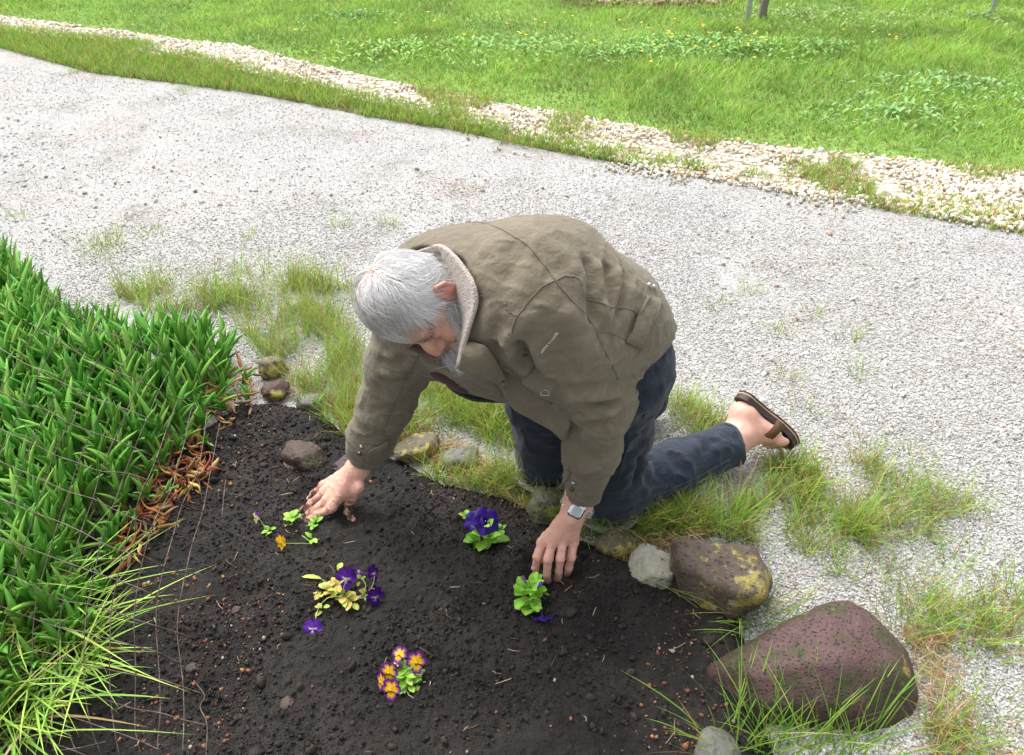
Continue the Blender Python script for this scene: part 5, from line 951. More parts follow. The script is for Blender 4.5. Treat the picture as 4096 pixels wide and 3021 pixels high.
pts = np.array(pts); zs = mound(pts); pr = proj(np.column_stack([pts, zs+.08])); vis = np.nonzero((pr[:, 0] > -900) & (pr[:, 0] < 4300) & (pr[:, 1] < 3600))[0]
order = vis[np.argsort(pr[vis, 2]+np.where((pr[vis, 0] < -150) | (pr[vis, 1] > 3150), 9, 0))]; order = order[:290] if len(order) > 300 else order; edge_d = polydist(pts, ip_poly)
det = set(order[np.argsort(np.abs(pr[order, 1]-1900)+np.abs(pr[order, 0]-500)*.4)][:32].tolist())
iw = world_of(ice)
rest = set(vis.tolist())-set(order.tolist()); rest_mb = MB()
for i in vis[np.argsort(pr[vis, 2])]:
    k = int(rr_.integers(7)); ed = edge_d[i]; s = (1.12+.35*rr_.random())*(.72+.35*min(1, ed/.12)); th = rr_.random()*6.28; ln_ = .05+.14*rr_.random()+.25*max(0, 1-ed/.08)
    out_d = pts[i]-pts[order].mean(0); yaw = math.atan2(out_d[1], out_d[0]) if ed < .1 else th
    Mx = Matrix.Translation((pts[i][0]-iw[0], pts[i][1]-iw[1], zs[i]-.005)) @ Matrix.Rotation(yaw, 4, 'Z') @ Matrix.Rotation(ln_, 4, 'Y') @ Matrix.Rotation(th, 4, 'Z') @ Matrix.Scale(s, 4)
    if i in rest:
        for q, M in LAY[k]: V, F, C = LVF[q]; A = np.array(Mx @ M); rest_mb.add(V@A[:3, :3].T+A[:3, 3], F); rest_mb.C[-1] = C
        continue
    o = link('shoot', stem_me if i in det else SHOOTM[k], ice); o.matrix_local = Mx
    if i in det:
        for q, M in LAY[k]: lf_o = link('leaf', LEAFM[q], o); lf_o.matrix_local = M
if rest_mb.V: link('far_shoots', rest_mb.mesh('far_shoots'), ice, M_succ, kind='stuff')
# dark thatch under the plants
bx = np.linspace(-1.9, -.4, 70); by = np.linspace(.5, 2.75, 90); BX, BY = np.meshgrid(bx, by); BP = np.column_stack([BX.ravel(), BY.ravel()]); ins = inpoly(BP, ip_poly); bz = np.where(ins, mound(BP)-.012+.012*fbm(np.column_stack([BP*18, np.zeros(len(BP))]), 3)+.016, -.05)
idx = np.arange(len(BP)).reshape(90, 70); BF = np.stack([idx[:-1, :-1], idx[:-1, 1:], idx[1:, 1:], idx[1:, :-1]], -1).reshape(-1, 4); BF = BF[(bz[BF] > -.049).all(1)]
link('thatch', tomesh('thatch', np.column_stack([BP, bz])-iw, BF), ice, simple('thatch_litter', (.07, .12, .03), .9, 0, .6, 40, .01))
# dried and reddened leaves along the margin
M_dry = colmat('dry_leaf', rough=.7, trans=.1, var=.3, scale=50); drym = []
for c0, c1 in (((.36, .10, .03), (.45, .20, .06)), ((.30, .03, .03), (.40, .10, .06)), ((.42, .24, .08), (.5, .33, .12)), ((.20, .11, .06), (.26, .16, .09)), ((.48, .36, .06), (.55, .45, .1))):
    V, F, C = fleshy(.07, .0065, .6, 0, (np.array(c0), np.array(c1))); V[:, 0] += .006*np.sin(V[:, 2]*90); drym.append(tomesh('dried_leaf', V, F, True, C)); drym[-1].materials.append(M_dry)
dp = np.vstack([sample(G2([(330, 1010), (450, 985), (470, 1060), (420, 1090), (370, 1170), (290, 1250), (230, 1240), (300, 1120)]), 225), sample(G2([(470, 800), (560, 830), (560, 920), (490, 950), (450, 900)]), 60)])
for q in dp:
    o = link('dried_leaf', drym[int(rr_.choice(5, p=[.28, .14, .26, .24, .08]))], ice); o.matrix_local = Matrix.Translation((q[0]-iw[0], q[1]-iw[1], .012+.035*rr_.random())) @ Matrix.Rotation(rr_.random()*6.28, 4, 'Z') @ Matrix.Rotation(1.0+.6*rr_.random(), 4, 'Y') @ Matrix.Rotation(rr_.random()*6, 4, 'Z') @ Matrix.Scale(.55+.5*rr_.random(), 4)
# small offshoots creeping over the soil towards the rocks
for k, (x, y) in enumerate([(528, 850), (548, 893), (505, 905), (470, 860), (690, 905), (672, 900), (455, 980), (350, 1120), (365, 1060)]):
    c = gz(x*1.8286, y*1.8286); o = link('shoot', SHOOTM[k % 7], ice); o.matrix_local = Matrix.Translation((c[0]-iw[0], c[1]-iw[1], .006)) @ Matrix.Rotation(k*1.9, 4, 'Z') @ Matrix.Rotation(.5, 4, 'Y') @ Matrix.Scale(.62 if k not in (4, 5) else .45, 4)
# long grass rooted in the plant mat
P = sample(G2([(-60, 1290), (100, 1280), (200, 1340), (230, 1440), (180, 1560), (60, 1640), (-60, 1660)]), 520); n = len(P); c = gcol(n, [4, 5, 2, 2, .3, .1, .3])*1.05
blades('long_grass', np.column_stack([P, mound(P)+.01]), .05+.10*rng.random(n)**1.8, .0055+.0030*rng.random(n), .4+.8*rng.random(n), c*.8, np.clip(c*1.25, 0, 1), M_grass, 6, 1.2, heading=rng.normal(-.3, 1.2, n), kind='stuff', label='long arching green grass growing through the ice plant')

# ------------------------------------------------------------------ rusty wire netting leaning over it
z7 = lambda L: [(x*.6659, 900+y*.6659) for x, y in L]; z8 = lambda L: [(x*.6786, 1900+y*.6786) for x, y in L]
V_W = [z7([(375, 385), (325, 450), (230, 620), (110, 810), (0, 1000), (-80, 1150)]), z7([(465, 450), (440, 530), (345, 690), (245, 875), (140, 1080), (60, 1240), (-30, 1440)]), z7([(625, 540), (565, 620), (465, 765), (370, 945), (290, 1110), (190, 1310), (130, 1480), (75, 1650)])+z8([(10, 330), (-60, 600)]),
  z7([(735, 620), (690, 665), (580, 830), (500, 1010), (415, 1190), (325, 1380), (270, 1540), (235, 1650)])+z8([(140, 420), (85, 600), (45, 790), (25, 970), (60, 1290), (130, 1500), (220, 1660)]), z7([(865, 660), (825, 720), (710, 885), (630, 1065), (550, 1240), (470, 1430), (415, 1600)])+z8([(345, 270), (285, 480), (225, 680), (200, 850), (190, 1010), (195, 1190), (250, 1390), (330, 1660)]),
  z7([(950, 720), (945, 775), (840, 940), (765, 1110), (685, 1290), (605, 1480), (560, 1640)])+z8([(480, 330), (425, 520), (370, 740), (350, 900), (340, 1060), (350, 1290), (400, 1500), (460, 1660)]), z7([(1015, 880), (955, 995), (885, 1160), (810, 1340), (750, 1490), (700, 1640)])+z8([(660, 205), (590, 410), (560, 570), (520, 740), (500, 920), (495, 1130), (505, 1310), (540, 1500), (600, 1660)]),
  z7([(1070, 1045), (1005, 1220), (940, 1400), (890, 1520)])+z8([(840, 80), (785, 255), (725, 450), (690, 620), (655, 800), (650, 960), (645, 1150), (655, 1340), (675, 1510), (705, 1660)]), z7([(1195, 1065), (1145, 1120), (1115, 1280), (1060, 1470), (1035, 1580)])+z8([(910, 270), (850, 470), (810, 660), (790, 850), (795, 1000), (800, 1180), (795, 1380), (800, 1520), (835, 1660)]),
  z7([(1245, 1115), (1215, 1340), (1175, 1520)])+z8([(1075, 170), (1020, 360), (965, 550), (930, 720), (920, 890), (930, 1040), (940, 1200), (945, 1400), (930, 1560), (935, 1660)]), z7([(1320, 1190), (1280, 1400), (1255, 1530)])+z8([(1195, 215), (1135, 400), (1095, 575), (1060, 750), (1045, 930), (1065, 1110), (1080, 1250), (1085, 1440), (1075, 1660)]), z8([(1330, 30), (1318, 140), (1308, 255)]), z8([(1140, 1210), (1205, 1300), (1180, 1370), (1220, 1470), (1215, 1660)])]
H_W = [z7([(275, 420), (325, 450), (450, 520), (560, 605), (690, 665), (820, 720), (945, 775), (1000, 778)]), z7([(180, 590), (230, 625), (345, 690), (465, 765), (580, 830), (710, 885), (840, 940), (955, 995), (1070, 1045), (1155, 1040)]), z7([(-60, 710), (0, 740), (110, 810), (245, 880), (370, 945), (500, 1015), (630, 1062), (765, 1110), (885, 1160), (1005, 1220), (1115, 1280), (1220, 1345)]),
  z7([(-60, 970), (0, 1000), (140, 1075), (290, 1115), (415, 1190), (550, 1243), (685, 1290), (810, 1340), (940, 1400), (1060, 1470), (1180, 1510)])+z8([(1190, 140)]), z7([(-60, 1200), (0, 1230), (190, 1310), (325, 1380), (470, 1430), (605, 1480), (750, 1490), (890, 1535)])+z8([(1000, 125), (1080, 170), (1195, 215)]), z7([(-60, 1390), (0, 1420), (130, 1480), (270, 1540), (415, 1605), (560, 1645)])+z8([(665, 200), (785, 255), (905, 300), (1020, 358), (1080, 368), (1140, 400), (1245, 352)]),
  z8([(-40, 125), (65, 165), (205, 225), (345, 275), (480, 335), (600, 400), (725, 450), (850, 480), (965, 545), (1095, 575), (1195, 590)]), z8([(-40, 355), (135, 420), (285, 477), (425, 528), (560, 577), (690, 620), (810, 663), (930, 720), (1060, 757), (1120, 775)]), z8([(-40, 565), (85, 602), (230, 672), (370, 740), (520, 762), (655, 800), (790, 850), (920, 890), (1045, 930), (1130, 960)]), z8([(-40, 760), (45, 790), (205, 850), (350, 900), (500, 928), (650, 970), (795, 1008), (930, 1045), (1065, 1110)]),
  z8([(-40, 945), (30, 970), (190, 1028), (345, 1065), (495, 1122), (650, 1150), (800, 1182), (940, 1205), (1080, 1250), (1190, 1290)]), z8([(-40, 1095), (180, 1185), (340, 1250), (500, 1290), (655, 1337), (800, 1380), (945, 1403), (1085, 1445), (1220, 1475)]), z8([(-40, 1245), (60, 1290), (220, 1362), (370, 1410), (520, 1460), (680, 1515), (830, 1570), (935, 1620)]),
  z8([(-20, 1440), (100, 1490), (240, 1560), (400, 1612), (520, 1660)]), z8([(70, 1370), (150, 1430), (300, 1392)]), z8([(170, 1560), (300, 1545), (450, 1490)]), z8([(300, 1625), (460, 1610), (622, 1572)])]
def wireD(x, y): 
    D = 1.86-.27*(y-1400)/1400-.02*math.sin(x*.004); g = gz(x, y, .006); Dg = float((g-CAMP)@FW); k = np.clip((x-560)/330, 0, 1); k = k*k*(3-2*k); return min(D*(1-k*.75)+(Dg-.03)*k*.75, Dg-.004)
m, nt, b = new_mat('rusty_wire'); f = noise(nt, 35, 5, .7); nt.links.new(ramp(nt, f, [(.3, (.055, .035, .028)), (.5, (.12, .085, .07)), (.7, (.24, .21, .19))]), b.inputs['Base Color']); b.inputs['Roughness'].default_value = .6; b.inputs['Metallic'].default_value = .35; M_wire = m
net = empty('wire_netting', (-.6, 1.1, 0), label='rusty square wire netting leaning over the ice plant', category='fence')
for k, L in enumerate(V_W+H_W):
    P = np.array([at(x, y, wireD(x, y)-(.0016 if k >= len(V_W) else 0)) for x, y in smoothline(np.array(L, float), 44)]); mb = MB(); mb.add(*tube(P, .00115, 5)); mb.build('wire', M_wire, net)

# ------------------------------------------------------------------ bedding plants
M_pet = colmat('petals', rough=.5, trans=.22, spec=.3, var=.12, scale=160); M_leaf = colmat('plant_leaves', rough=.5, trans=.25, spec=.35, var=.15, scale=80); M_stk = colmat('plant_stems', rough=.55, var=.15)
def frame(n, up=(0, 0, 1)):
    n = nrm(n); u = np.asarray(up, float)-n*(np.asarray(up)@n); u = nrm(u) if np.linalg.norm(u) > 1e-3 else nrm(np.cross(n, [1, 0, 0])); return np.stack([np.cross(u, n), u, n])
def petal(R, ang, width, length, cols, cup=.25, ruff=.06, off=0.):
    nu, nv = 9, 7; V, C = [], []
    for i in range(nv):
        v = i/(nv-1)
        for j in range(nu):
            u = j/(nu-1)*2-1; rr = length*v*(1-.34*u*u*v*v-.06*math.cos(9*u)*v); a = ang+u*width*(.72+.10*v); z = cup*length*v*v*.5-.25*length*v+ruff*length*math.sin(4*u+ang*3)*v*v+off
            V.append([rr*math.sin(a), rr*math.cos(a), z]); e = v+.10*u*u+.06*math.sin(9*u); C.append(cols(e, u))
    F = [(i*nu+j, i*nu+j+1, (i+1)*nu+j+1, (i+1)*nu+j) for i in range(nv-1) for j in range(nu-1)]; V = np.array(V); B = V-np.array([0, 0, .0006]); return np.vstack([V, B]), F+[tuple(x+len(V) for x in f[::-1]) for f in F], np.vstack([C, C]), R
def pansy(parent, c, n, size, colf, up=(0, .4, 1), name='flower', openn=1.):
    fl_ = empty(name, tuple(np.asarray(c)-world_of(parent))); fl_.parent = parent; R = frame(n, up)
    for k, (ang, w, L, off) in enumerate([(-.55, .85, 1.0, -.002), (.55, .85, 1.0, -.003), (-1.45, .8, .92, .0), (1.45, .8, .92, .001), (3.14, 1.0, 1.0, .002)]):
        V, F, C, _ = petal(R, ang*openn if k < 4 else ang, w, L*size, (lambda e, u, k=k: colf(e, u, k)), .35, .05, off); V[:, 2] += 0; link('petal', tomesh('petal', V@R, F, True, C), fl_, M_pet)
    mb = MB(); mb.add(*tube([np.zeros(3)-nrm(n)*.002, nrm(n)*.003], [.0022, .0012], 6), c=(.75, .5, .08)); link('eye', mb.mesh('eye'), fl_, M_pet); return fl_
def lerp(a, b_, t): t = min(1, max(0, t)); return np.array(a)*(1-t)+np.array(b_)*t
PUR = (.115, .012, .30); DPU = (.055, .008, .20); WHT = (.62, .58, .72); YELF = (.85, .52, .010); BRN = (.06, .01, .012); PALE = (.68, .60, .22)
def c_purple(e, u, k): return lerp(WHT, PUR, (e-.18)/.25) if k >= 2 and e < .45 and abs(u) < .7 else (lerp(DPU, PUR, .5+.5*u) if e < .9 else np.array(DPU))
def c_bicol(e, u, k): return lerp(YELF, (.17, .015, .22), (e-.56)/.2) if e > .25 or k != 4 else np.array(BRN if e > .08 else YELF)
def c_yel(e, u, k): return lerp(YELF, (.14, .02, .12), (e-.75)/.2) if k < 2 else np.array((.80, .50, .012))
def c_pale(e, u, k): return lerp((.24, .12, .46), (.20, .06, .42), e) if k < 2 else lerp((.82, .70, .18), (.70, .66, .40), e)
def ovate(L, w, c, bend=.3, fold=.25, teeth=0.):
    nu, nv = 5, 7; V, C = [], []
    for i in range(nv):
        v = i/(nv-1); ww = w*math.sin(math.pi*(.05+.93*v)**1.15)**.6*(1+teeth*(i % 2)) if v < 1 else w*.12
        for j in range(nu): u = j/(nu-1)*2-1; V.append([u*ww, v*L, -bend*L*v*v+fold*abs(u)*ww+.1*L*v]); C.append(np.array(c)*(1.18 if j == 2 else 1.0)*(.9+.2*v))
    F = [(i*nu+j, i*nu+j+1, (i+1)*nu+j+1, (i+1)*nu+j) for i in range(nv-1) for j in range(nu-1)]; return np.array(V), F, np.array(C)
LG = [(.22, .46, .045), (.28, .52, .06), (.17, .38, .04), (.36, .50, .08)]; LY = [(.42, .50, .08), (.50, .46, .12), (.34, .46, .07), (.55, .40, .10)]
def leaf(parent, p, yaw, pitch, L, w, c, **k):
    V, F, C = ovate(L, w, c, **k); o = link('leaf', tomesh('leaf', V, F, True, C), parent, M_leaf); o.matrix_local = Matrix.Translation(Vector(np.asarray(p)-world_of(parent))) @ Matrix.Rotation(yaw, 4, 'Z') @ Matrix.Rotation(pitch, 4, 'X'); return o
def stalk(parent, pts, r=.0011, c=(.26, .42, .09), name='stem'):
    mb = MB(); P = smoothline(pts, 12); mb.add(*tube(P, np.linspace(r*1.25, r*.8, len(P)), 6), c=c); return mb.build(name, M_stk, parent)
def cluster(parent, x, y, z, n, L, cols, spread=.012, up=.5, r=None):
    r = r or rr_; c = gz(x*1.8286, y*1.8286, z)
    for k in range(n):
        yaw = k*2.4+r.random()*.8; leaf(parent, c+np.array([-math.sin(yaw)*spread*.3, math.cos(yaw)*spread*.3, r.normal(0, .004)]), yaw, up*(.3+1.2*r.random()), L*(.7+.5*r.random()), L*.33*(.8+.4*r.random()), np.array(cols[r.integers(len(cols))])*(.85+.3*r.random()))
g2 = lambda x, y, z: gz(x*1.8286, y*1.8286, z); toC = lambda p: nrm(CAMP-p)
SZH = .014
# yellow and violet trailing viola by the dirty hand
pA = empty('viola_plant', tuple(g2(650, 1162, SZH)), label='straggly viola with two yellow flowers trailing beside dirty fingers', category='flower plant')
stalk(pA, [g2(650, 1165, .012), g2(625, 1158, .03), g2(598, 1165, .022), g2(585, 1160, .03), g2(572, 1142, .045), g2(565, 1131, .055)]); stalk(pA, [g2(650, 1165, .012), g2(665, 1175, .025), g2(680, 1188, .022), g2(660, 1189, .03), g2(622, 1189, .04)]); stalk(pA, [g2(650, 1165, .012), g2(668, 1152, .03), g2(688, 1148, .035)]); stalk(pA, [g2(650, 1165, .012), g2(642, 1150, .03), g2(638, 1136, .045)])
pansy(pA, g2(559, 1131, .056), [-.75, -.6, .25], .017, c_pale); pansy(pA, g2(613, 1187, .042), [-.6, -.7, .35], .021, c_yel)
for x, y, z, n, L in ((590, 1162, .028, 7, .016), (640, 1134, .045, 7, .022), (634, 1145, .03, 5, .016), (690, 1146, .036, 7, .020), (684, 1180, .024, 6, .018), (664, 1160, .018, 4, .012)): cluster(pA, x, y, z, n, L, LG)
cluster(pA, 655, 1182, .012, 2, .020, [(.62, .36, .05), (.60, .40, .14)], up=.1); cluster(pA, 672, 1170, .018, 2, .020, [(.66, .42, .06)], up=.1)
# purple pansy
pB = empty('pansy_plant', tuple(g2(765, 1312, SZH)), label='purple pansy with five sprawling flowers and yellowed leaves', category='flower plant'); b0 = g2(765, 1312, .012)
for q in ([b0, g2(752, 1290, .05), g2(757, 1272, .07)], [b0, g2(790, 1305, .04), g2(800, 1280, .065), g2(785, 1258, .075)], [b0, g2(800, 1305, .035), g2(815, 1280, .05), g2(819, 1262, .062)], [b0, g2(795, 1302, .03), g2(818, 1306, .04)], [b0, g2(725, 1305, .03), g2(700, 1325, .02), g2(690, 1355, .025), g2(686, 1372, .03)], [b0, g2(735, 1290, .03), g2(705, 1268, .03)], [b0, g2(730, 1285, .035), g2(712, 1290, .03)]): stalk(pB, q, c=(.34, .38, .13))
pansy(pB, g2(757, 1266, .072), [-.12, -.85, .5], .0275, c_purple); pansy(pB, g2(785, 1250, .074), [.5, .5, .55], .022, c_purple); pansy(pB, g2(818, 1255, .062), [.85, -.35, .25], .022, c_purple); pansy(pB, g2(821, 1307, .042), [.55, -.8, .15], .025, c_purple); pansy(pB, g2(684, 1376, .032), [.1, -.55, .8], .024, c_purple)
for x, y, z, n, L in ((715, 1290, .03, 6, .018), (702, 1300, .024, 5, .018), (738, 1284, .035, 6, .024), (752, 1306, .03, 5, .024), (770, 1318, .02, 6, .022), (705, 1332, .02, 4, .016), (786, 1268, .05, 4, .014), (802, 1298, .035, 5, .014), (740, 1300, .02, 5, .018)): cluster(pB, x, y, z, n, L, LY)
leaf(pB, g2(703, 1266, .03), 1.45, .2, .045, .0055, (.46, .54, .09), teeth=.15); leaf(pB, g2(740, 1248, .06), -.3, .4, .02, .007, (.46, .60, .08))
# petunias
def petunia(parent, c, n, size, col, droop=0.):
    f_o = empty('flower', tuple(np.asarray(c)-world_of(parent))); f_o.parent = parent; R = frame(n); nu = 30
    rings = [(.05, -.95), (.07, -.6), (.14, -.3), (.32, -.05), (.62, .06), (.88, .03), (1.0, -.05-droop)]; V, C = [], []
    for i, (r, z) in enumerate(rings):
        for j in range(nu): a = j*2*math.pi/nu; lobe = 1+(.10*math.cos(5*a) if i > 2 else 0)*(i-2)/4; V.append([r*size*lobe*math.sin(a), r*size*lobe*math.cos(a), z*size+(.09*size*math.sin(7*a+1)+.05*size*math.sin(11*a))*(max(0, i-3)/3)]); C.append(np.array(col)*(.45 if i < 3 else .85+.25*math.cos(5*a)))
    F = [(i*nu+j, i*nu+(j+1) % nu, (i+1)*nu+(j+1) % nu, (i+1)*nu+j) for i in range(len(rings)-1) for j in range(nu)]; link('corolla', tomesh('corolla', np.array(V)@R, F, True, np.array(C)), f_o, M_pet)
    mb = MB(); mb.add(*tube([nrm(n)*-.25*size, nrm(n)*.02*size], [.0012, .0016], 5), c=(.55, .55, .45)); link('stamen', mb.mesh('stamen'), f_o, M_pet); return f_o
VIO = (.040, .010, .26); VIO2 = (.10, .035, .42)
def bush(parent, x, y, n, H, L, seed):
    r = np.random.default_rng(seed); c = g2(x, y, .008)
    for k in range(n):
        t = k/n; yaw = k*2.4; h = H*(.1+.9*t); rad = .004+.010*(1-t); yaw += r.normal(0, .5); h *= .75+.5*r.random(); leaf(parent, c+np.array([-math.sin(yaw)*rad, math.cos(yaw)*rad, h])+r.normal(0, .006, 3)*np.array([1, 1, .5]), yaw, .25+.6*t+r.normal(0, .3), L*(1.1-.55*t)*(.65+.6*r.random()), L*.36*(1.05-.5*t), np.array(LG[r.integers(3)])*(1.0+.35*t), bend=.28)
    stalk(parent, [c-np.array([0, 0, .01]), c+np.array([.002, 0, H*.5]), c+np.array([0, .002, H])], .002)
pC = empty('petunia_plant', tuple(g2(1056, 1190, SZH)), label='petunia with one broad dark violet bloom over bright green leaves', category='flower plant'); bush(pC, 1058, 1188, 34, .05, .040, 3)
petunia(pC, g2(1062, 1140, .075), [.25, -.45, .85], .034, VIO); petunia(pC, g2(1036, 1140, .07), [-.45, -.45, .75], .027, VIO); cluster(pC, 1090, 1160, .045, 6, .018, LG); cluster(pC, 1022, 1130, .05, 4, .02, LG); cluster(pC, 1040, 1195, .012, 1, .024, [(.62, .44, .06)], up=0.); cluster(pC, 1058, 1205, .01, 2, .02, LG, up=0.)
pD = empty('petunia_plant', tuple(g2(1160, 1325, SZH)), label='leafy petunia with violet buds and a drooping bloom near the watch hand', category='flower plant'); bush(pD, 1158, 1324, 40, .068, .042, 8)
def bud(parent, a, b_, c): mb = MB(); a, b_ = np.asarray(a), np.asarray(b_); mb.add(*tube([a, a*.6+b_*.4, a*.25+b_*.75, b_], [.0016, .0022, .0048, .0030], 8), c=c); return mb.build('bud', M_pet, parent)
bud(pD, g2(1152, 1278, .085), g2(1142, 1260, .098), (.17, .08, .28)); bud(pD, g2(1173, 1290, .08), g2(1186, 1273, .092), (.10, .05, .40)); stalk(pD, [g2(1165, 1318, .04), g2(1178, 1318, .055), g2(1186, 1333, .05)], .0014); petunia(pD, g2(1186, 1353, .026), [.05, -.5, -.62], .024, VIO2, .25); cluster(pD, 1136, 1330, .01, 1, .028, [(.62, .50, .06)], up=0.)
# yellow and purple viola
pE = empty('viola_plant', tuple(g2(888, 1500, SZH)), label='compact viola with five yellow flowers edged in purple', category='flower plant'); e0 = g2(890, 1500, .01)
for (x, y, z), n, s in (((873, 1432, .075), [-.25, -.35, .85], .018), ((911, 1450, .07), [.25, -.7, .6], .0235), ((850, 1472, .062), [-.2, -.75, .5], .022), ((832, 1492, .05), [-.8, -.5, .3], .020), ((855, 1510, .05), [-.1, -.75, .55], .023)):
    p = g2(x, y, z); stalk(pE, [e0, e0*.4+p*.6+np.array([0, 0, .015]), p-nrm(n)*.003]); pansy(pE, p, n, s, c_bicol)
pansy(pE, g2(868, 1452, .06), [-.2, .3, .8], .012, c_pale)
for x, y, z, n, L in ((888, 1482, .045, 8, .020), (900, 1475, .045, 7, .018), (908, 1492, .03, 6, .022), (893, 1500, .03, 8, .020), (880, 1500, .03, 5, .018), (912, 1474, .04, 5, .018), (886, 1468, .05, 6, .018), (868, 1490, .035, 4, .018)): cluster(pE, x, y, z, n, L, LG)
leaf(pE, g2(893, 1512, .014), 3.05, -.1, .026, .010, (.36, .58, .07)); leaf(pE, g2(905, 1505, .016), -2.4, -.1, .024, .011, (.30, .54, .08))

# ------------------------------------------------------------------ grass tufts, weeds and stakes
def tuft(x, y, n, h, spread, label, w=W_, grp='grass tufts sprouting from the gravel', wd=.0026, lean=.5, name='grass_tuft', z=0., seg=5):
    c = g2(x, y, z); t = empty(name, tuple(c), label=label, category='grass', group=grp); P = np.column_stack([c[0]+rng.normal(0, spread, n), c[1]+rng.normal(0, spread, n), np.full(n, z)]); cc = gcol(n, w)
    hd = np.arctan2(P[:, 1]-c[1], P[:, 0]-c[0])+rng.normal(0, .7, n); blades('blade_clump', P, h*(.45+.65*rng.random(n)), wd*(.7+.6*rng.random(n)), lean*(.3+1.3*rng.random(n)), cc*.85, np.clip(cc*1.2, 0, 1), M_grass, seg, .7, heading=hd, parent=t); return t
BRI = [5, 5, 2, 1.6, .2, .1, .3]
for x, y, n_t in ((1632, 1622, 28), (1690, 1636, 42), (1745, 1630, 34), (1805, 1644, 34), (1868, 1636, 26), (1925, 1622, 16)): tuft(x, y, n_t, .19, .024, 'tall bright green grass clump along the front foot of the boulder', BRI, 'grass along the boulder foot', .0042, .28, seg=6)
tuft(1655, 1352, 110, .13, .035, 'green grass clump wedged between boulder and lichen rock', BRI, 'grass clumps at the rocks', .0036, .6); tuft(1590, 1640, 40, .16, .03, 'thin grass clump above the small grey rock', BRI, 'grass clumps at the rocks', .0035, .5); tuft(1345, 1150, 110, .12, .035, 'bright grass clump beside the knee strap', BRI, 'grass clumps at the rocks', .003, .5); tuft(1275, 1165, 60, .12, .02, 'bright grass clump touching the watch hand', BRI, 'grass clumps at the rocks', .003, .5)
tuft(232, 545, 130, .09, .05, 'bushy grass tuft on the driveway beyond the fleshy plants'); tuft(640, 640, 170, .13, .06, 'tall grass tuft on the gravel beside the grey head'); tuft(480, 640, 130, .12, .06, 'tall orange-tipped grass tuft behind the fleshy plants')
small = 'small grass tuft sprouting from the pale driveway gravel'
for x, y in ((40, 475), (160, 160), (405, 202), (740, 498), (545, 520), (350, 610), (1560, 665), (1640, 640), (1700, 735), (1780, 690), (1868, 745), (1720, 830), (1760, 905), (1445, 1180), (1900, 985), (2010, 1010), (1880, 820), (1430, 880), (850, 490), (330, 510)): tuft(x, y, 34, .05+.03*rng.random(), .022, small)
for x, y in ((2080, 1230), (2120, 1120), (1990, 1250), (2140, 1420), (2050, 1330), (2210, 1300), (1850, 1130), (2190, 1560), (1960, 1390)): tuft(x, y, 46, .10, .028, 'wispy orange and green grass tuft on gravel beyond the boulder', [3, 4, 1, 2.5, 2, 1.6, 1], 'wispy tufts beyond the boulder', .0024)
M_weed = colmat('weed_leaves', rough=.6, trans=.25, var=.2, scale=20); M_yel = simple('yellow_petals', (.80, .58, .02), .6)
def weed(x, y, r, nf, label, seed, tall=.10, c0=(.24, .44, .11)):
    R = np.random.default_rng(seed); c = g2(x, y, .012); w = empty('weed_clump', tuple(c), label=label, category='weed', group='broad-leaved weeds in the lawn'); mb = MB(); n = int(300*r/.35)
    for k in range(n):
        a, q = R.random()*6.28, r*1.5*R.random()**.8; p = np.array([c[0]+q*math.cos(a)*1.2, c[1]+q*.75*math.sin(a), .022+tall*.5*max(0, 1-(q/(1.5*r))**1.2)*(.3+.8*R.random())]); V, F, C = ovate(.030+.02*R.random(), .009, np.array(c0)*(.7+.6*R.random())); th = R.random()*6.28; ca, sa = math.cos(th), math.sin(th); pt = .2+.7*R.random(); cp, sp = math.cos(pt), math.sin(pt)
        V = V@np.array([[1, 0, 0], [0, cp, sp], [0, -sp, cp]])@np.array([[ca, sa, 0], [-sa, ca, 0], [0, 0, 1]])+p; V[:, 2] = np.maximum(V[:, 2], .012); mb.add(V, F, (1, 1, 1)); mb.C[-1] = C
    mb.build('foliage', M_weed, w)
    for k in range(nf):
        a, q = R.random()*6.28, r*1.9*math.sqrt(R.random()); p = np.array([c[0]+q*math.cos(a)*1.3, c[1]+q*.8*math.sin(a), .06+tall*.9*(.6+.5*R.random())]); mb = MB(); V = [p]+[p+np.array([.012*math.cos(i*.785), .012*math.sin(i*.785), .005]) for i in range(8)]+[p-np.array([0, 0, .006])]; mb.add(V, [(0, 1+i, 1+(i+1) % 8) for i in range(8)]+[(9, 1+(i+1) % 8, 1+i) for i in range(8)]); mb.build('flower', M_yel, w)
weed(1130, 118, .42, 16, 'leafy yellow-flowered weed clump across from the grey head', 1, .16); weed(870, 115, .38, 4, 'low pale green leafy weed clump with few flowers', 2, .10, (.27, .46, .10)); weed(1400, 122, .34, 9, 'flat yellow-flowered weed clump in the middle of the lawn', 3, .08); weed(1640, 112, .40, 12, 'yellow-flowered weed clump nearest the metal stakes', 4, .10); weed(1790, 106, .25, 6, 'small yellow-flowered weed clump past the stake', 5, .07)
weed(2060, 205, .38, 0, 'grey-green weed clump without flowers on the lawn', 6, .16, (.24, .42, .15)); weed(1950, 255, .30, 1, 'low spreading weed near the stone strip', 7, .07, (.24, .42, .14)); weed(1530, 100, .30, 9, 'sparse yellow-flowered weed between flat clump and stakes', 8, .06); weed(790, 48, .3, 0, 'dark green weed tussock far across the lawn', 9, .14, (.15, .32, .06)); weed(2140, 45, .5, 0, 'pale seeding weed patch far across the lawn', 10, .08, (.26, .36, .12)); weed(1760, 45, .5, 0, 'tall pale weeds beyond the sapling', 11, .10, (.26, .36, .12))
M_galv = simple('stake_metal', (.42, .45, .47), .45, .6, .2, 30)
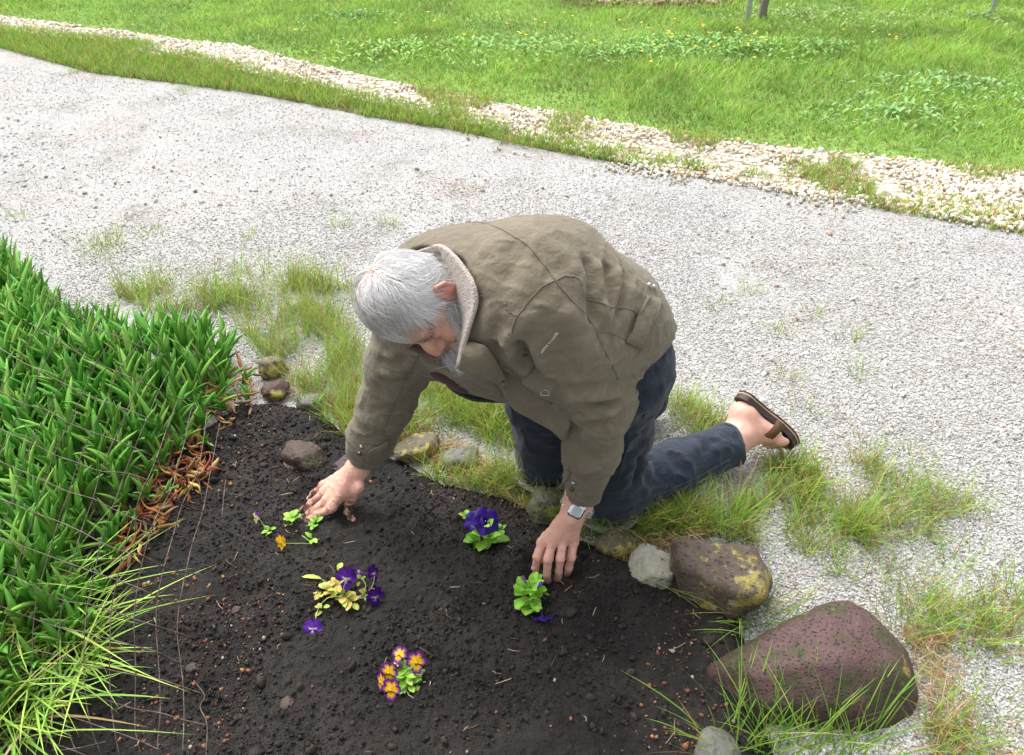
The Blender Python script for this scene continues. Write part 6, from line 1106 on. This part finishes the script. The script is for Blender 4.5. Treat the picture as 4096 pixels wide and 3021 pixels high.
for (x, y), lb in (((1632, 58), 'grey metal stake beside the sapling trunk'), ((2166, 38), 'pale metal stake standing alone on the far lawn')):
    c = g2(x, y, .0); s = empty('metal_stake', tuple(c), label=lb, category='stake', group='stakes on the lawn'); mb = MB(); V, F = box(c+np.array([0, 0, .6]), np.array([1., 0, 0]), np.array([0, 1., 0]), np.array([0, 0, 1.]), .018, .012, .65, .1); mb.add(V, F); mb.build('post', M_galv, s, smooth=False); mb = MB(); V, F = box(c+np.array([0, 0, 1.255]), np.array([1., 0, 0]), np.array([0, 1., 0]), np.array([0, 0, 1.]), .021, .015, .012, .3); mb.add(V, F); mb.build('cap', M_galv, s, smooth=False)
c = g2(1664, 50, 0); tr = empty('sapling', tuple(c), label='young tree with thin grey trunk beside a metal stake', category='tree'); mb = MB(); tp = [c-np.array([0, 0, .05]), c+np.array([.01, 0, .5]), c+np.array([-.02, .02, 1.1]), c+np.array([.0, .03, 1.7])]; mb.add(*tube(smoothline(tp, 14), np.linspace(.034, .018, 13), 9), c=(.22, .19, .16))
R = np.random.default_rng(77); tips = []
for k in range(9): a = k*2.4; p0 = tp[2]*(1-k/12)+tp[3]*(k/12); p1 = p0+np.array([math.cos(a)*.45, math.sin(a)*.45, .5+.05*k]); tips.append((p0, p1)); mb.add(*tube(smoothline([p0, p0*.5+p1*.5+np.array([0, 0, -.05]), p1], 6), np.linspace(.012, .004, 7), 6), c=(.22, .19, .16))
mb.build('trunk', colmat('sapling_bark', rough=.9, var=.35, scale=40, bd=.01), tr); mb = MB()
for p0, p1 in tips:
    for q in range(60): t = .35+.65*R.random(); p = p0*(1-t)+p1*t+R.normal(0, .09, 3); V, F, C = ovate(.05, .014, (.06, .13, .025)); mb.add(V@rotm(1)[0]+p, F, (.06, .13, .025))
mb.build('crown', M_weed, tr)
# bark mulch and shrubs beyond the lawn
m, nt, b = new_mat('bark_mulch'); f = noise(nt, 26, 5, .7); nt.links.new(ramp(nt, f, [(.3, (.05, .022, .015)), (.5, (.16, .075, .05)), (.7, (.30, .18, .13))]), b.inputs['Base Color']); b.inputs['Roughness'].default_value = .9; bump(nt, b, f, .03); M_bark = m
mc = g2(1440, -4, .02); a = np.linspace(0, 6.283, 40, endpoint=False); band('mulch_bed', np.column_stack([mc[0]+1.15*np.cos(a)*(1+.08*np.sin(5*a)), mc[1]+.75*np.sin(a)+.35]), .02, M_bark, kind='structure', label='bark mulch bed at the far edge of the lawn')
n = 1500; ang = rng.random(n)*6.28; q = np.sqrt(rng.random(n)); P = np.column_stack([mc[0]+1.1*q*np.cos(ang), mc[1]+.35+.72*q*np.sin(ang), np.full(n, .03)]); lumps('bark_chips', P, .018+.02*rng.random(n), pick([(.20, .09, .06), (.30, .18, .12), (.10, .05, .035), (.40, .28, .2)], n), M_peb, ICO1, .2, .35, kind='stuff', label='brown bark chips on the mulch bed')
for k, (x, y, s, lb) in enumerate([(2180, -22, .55, 'dark shrub beyond the lone metal stake'), (2290, -14, .6, 'dark shrub farther past the lone metal stake')]):
    c = g2(x, y, 0); sh = empty('shrub', tuple(c), label=lb, category='shrub', group='shrubs beyond the lawn'); mb = MB()
    for q in range(900):
        d = R.normal(size=3); d /= np.linalg.norm(d); d[2] = abs(d[2]); p = c+d*s*np.array([1.1, .8, .9])*R.random()**.4; V, F, C = ovate(.07, .022, (.03, .06, .02)); mb.add(V@rotm(1)[0]+p, F, np.array([.035, .065, .02])*(.6+.8*R.random()))
    mb.build('foliage', M_weed, sh); mb = MB()
    for q in range(6): a = q*1.05; mb.add(*tube([c, c+np.array([math.cos(a)*.3*s, math.sin(a)*.3*s, .6*s])], [.015, .006], 5), c=(.10, .07, .05))
    mb.build('stems', M_weed, sh)
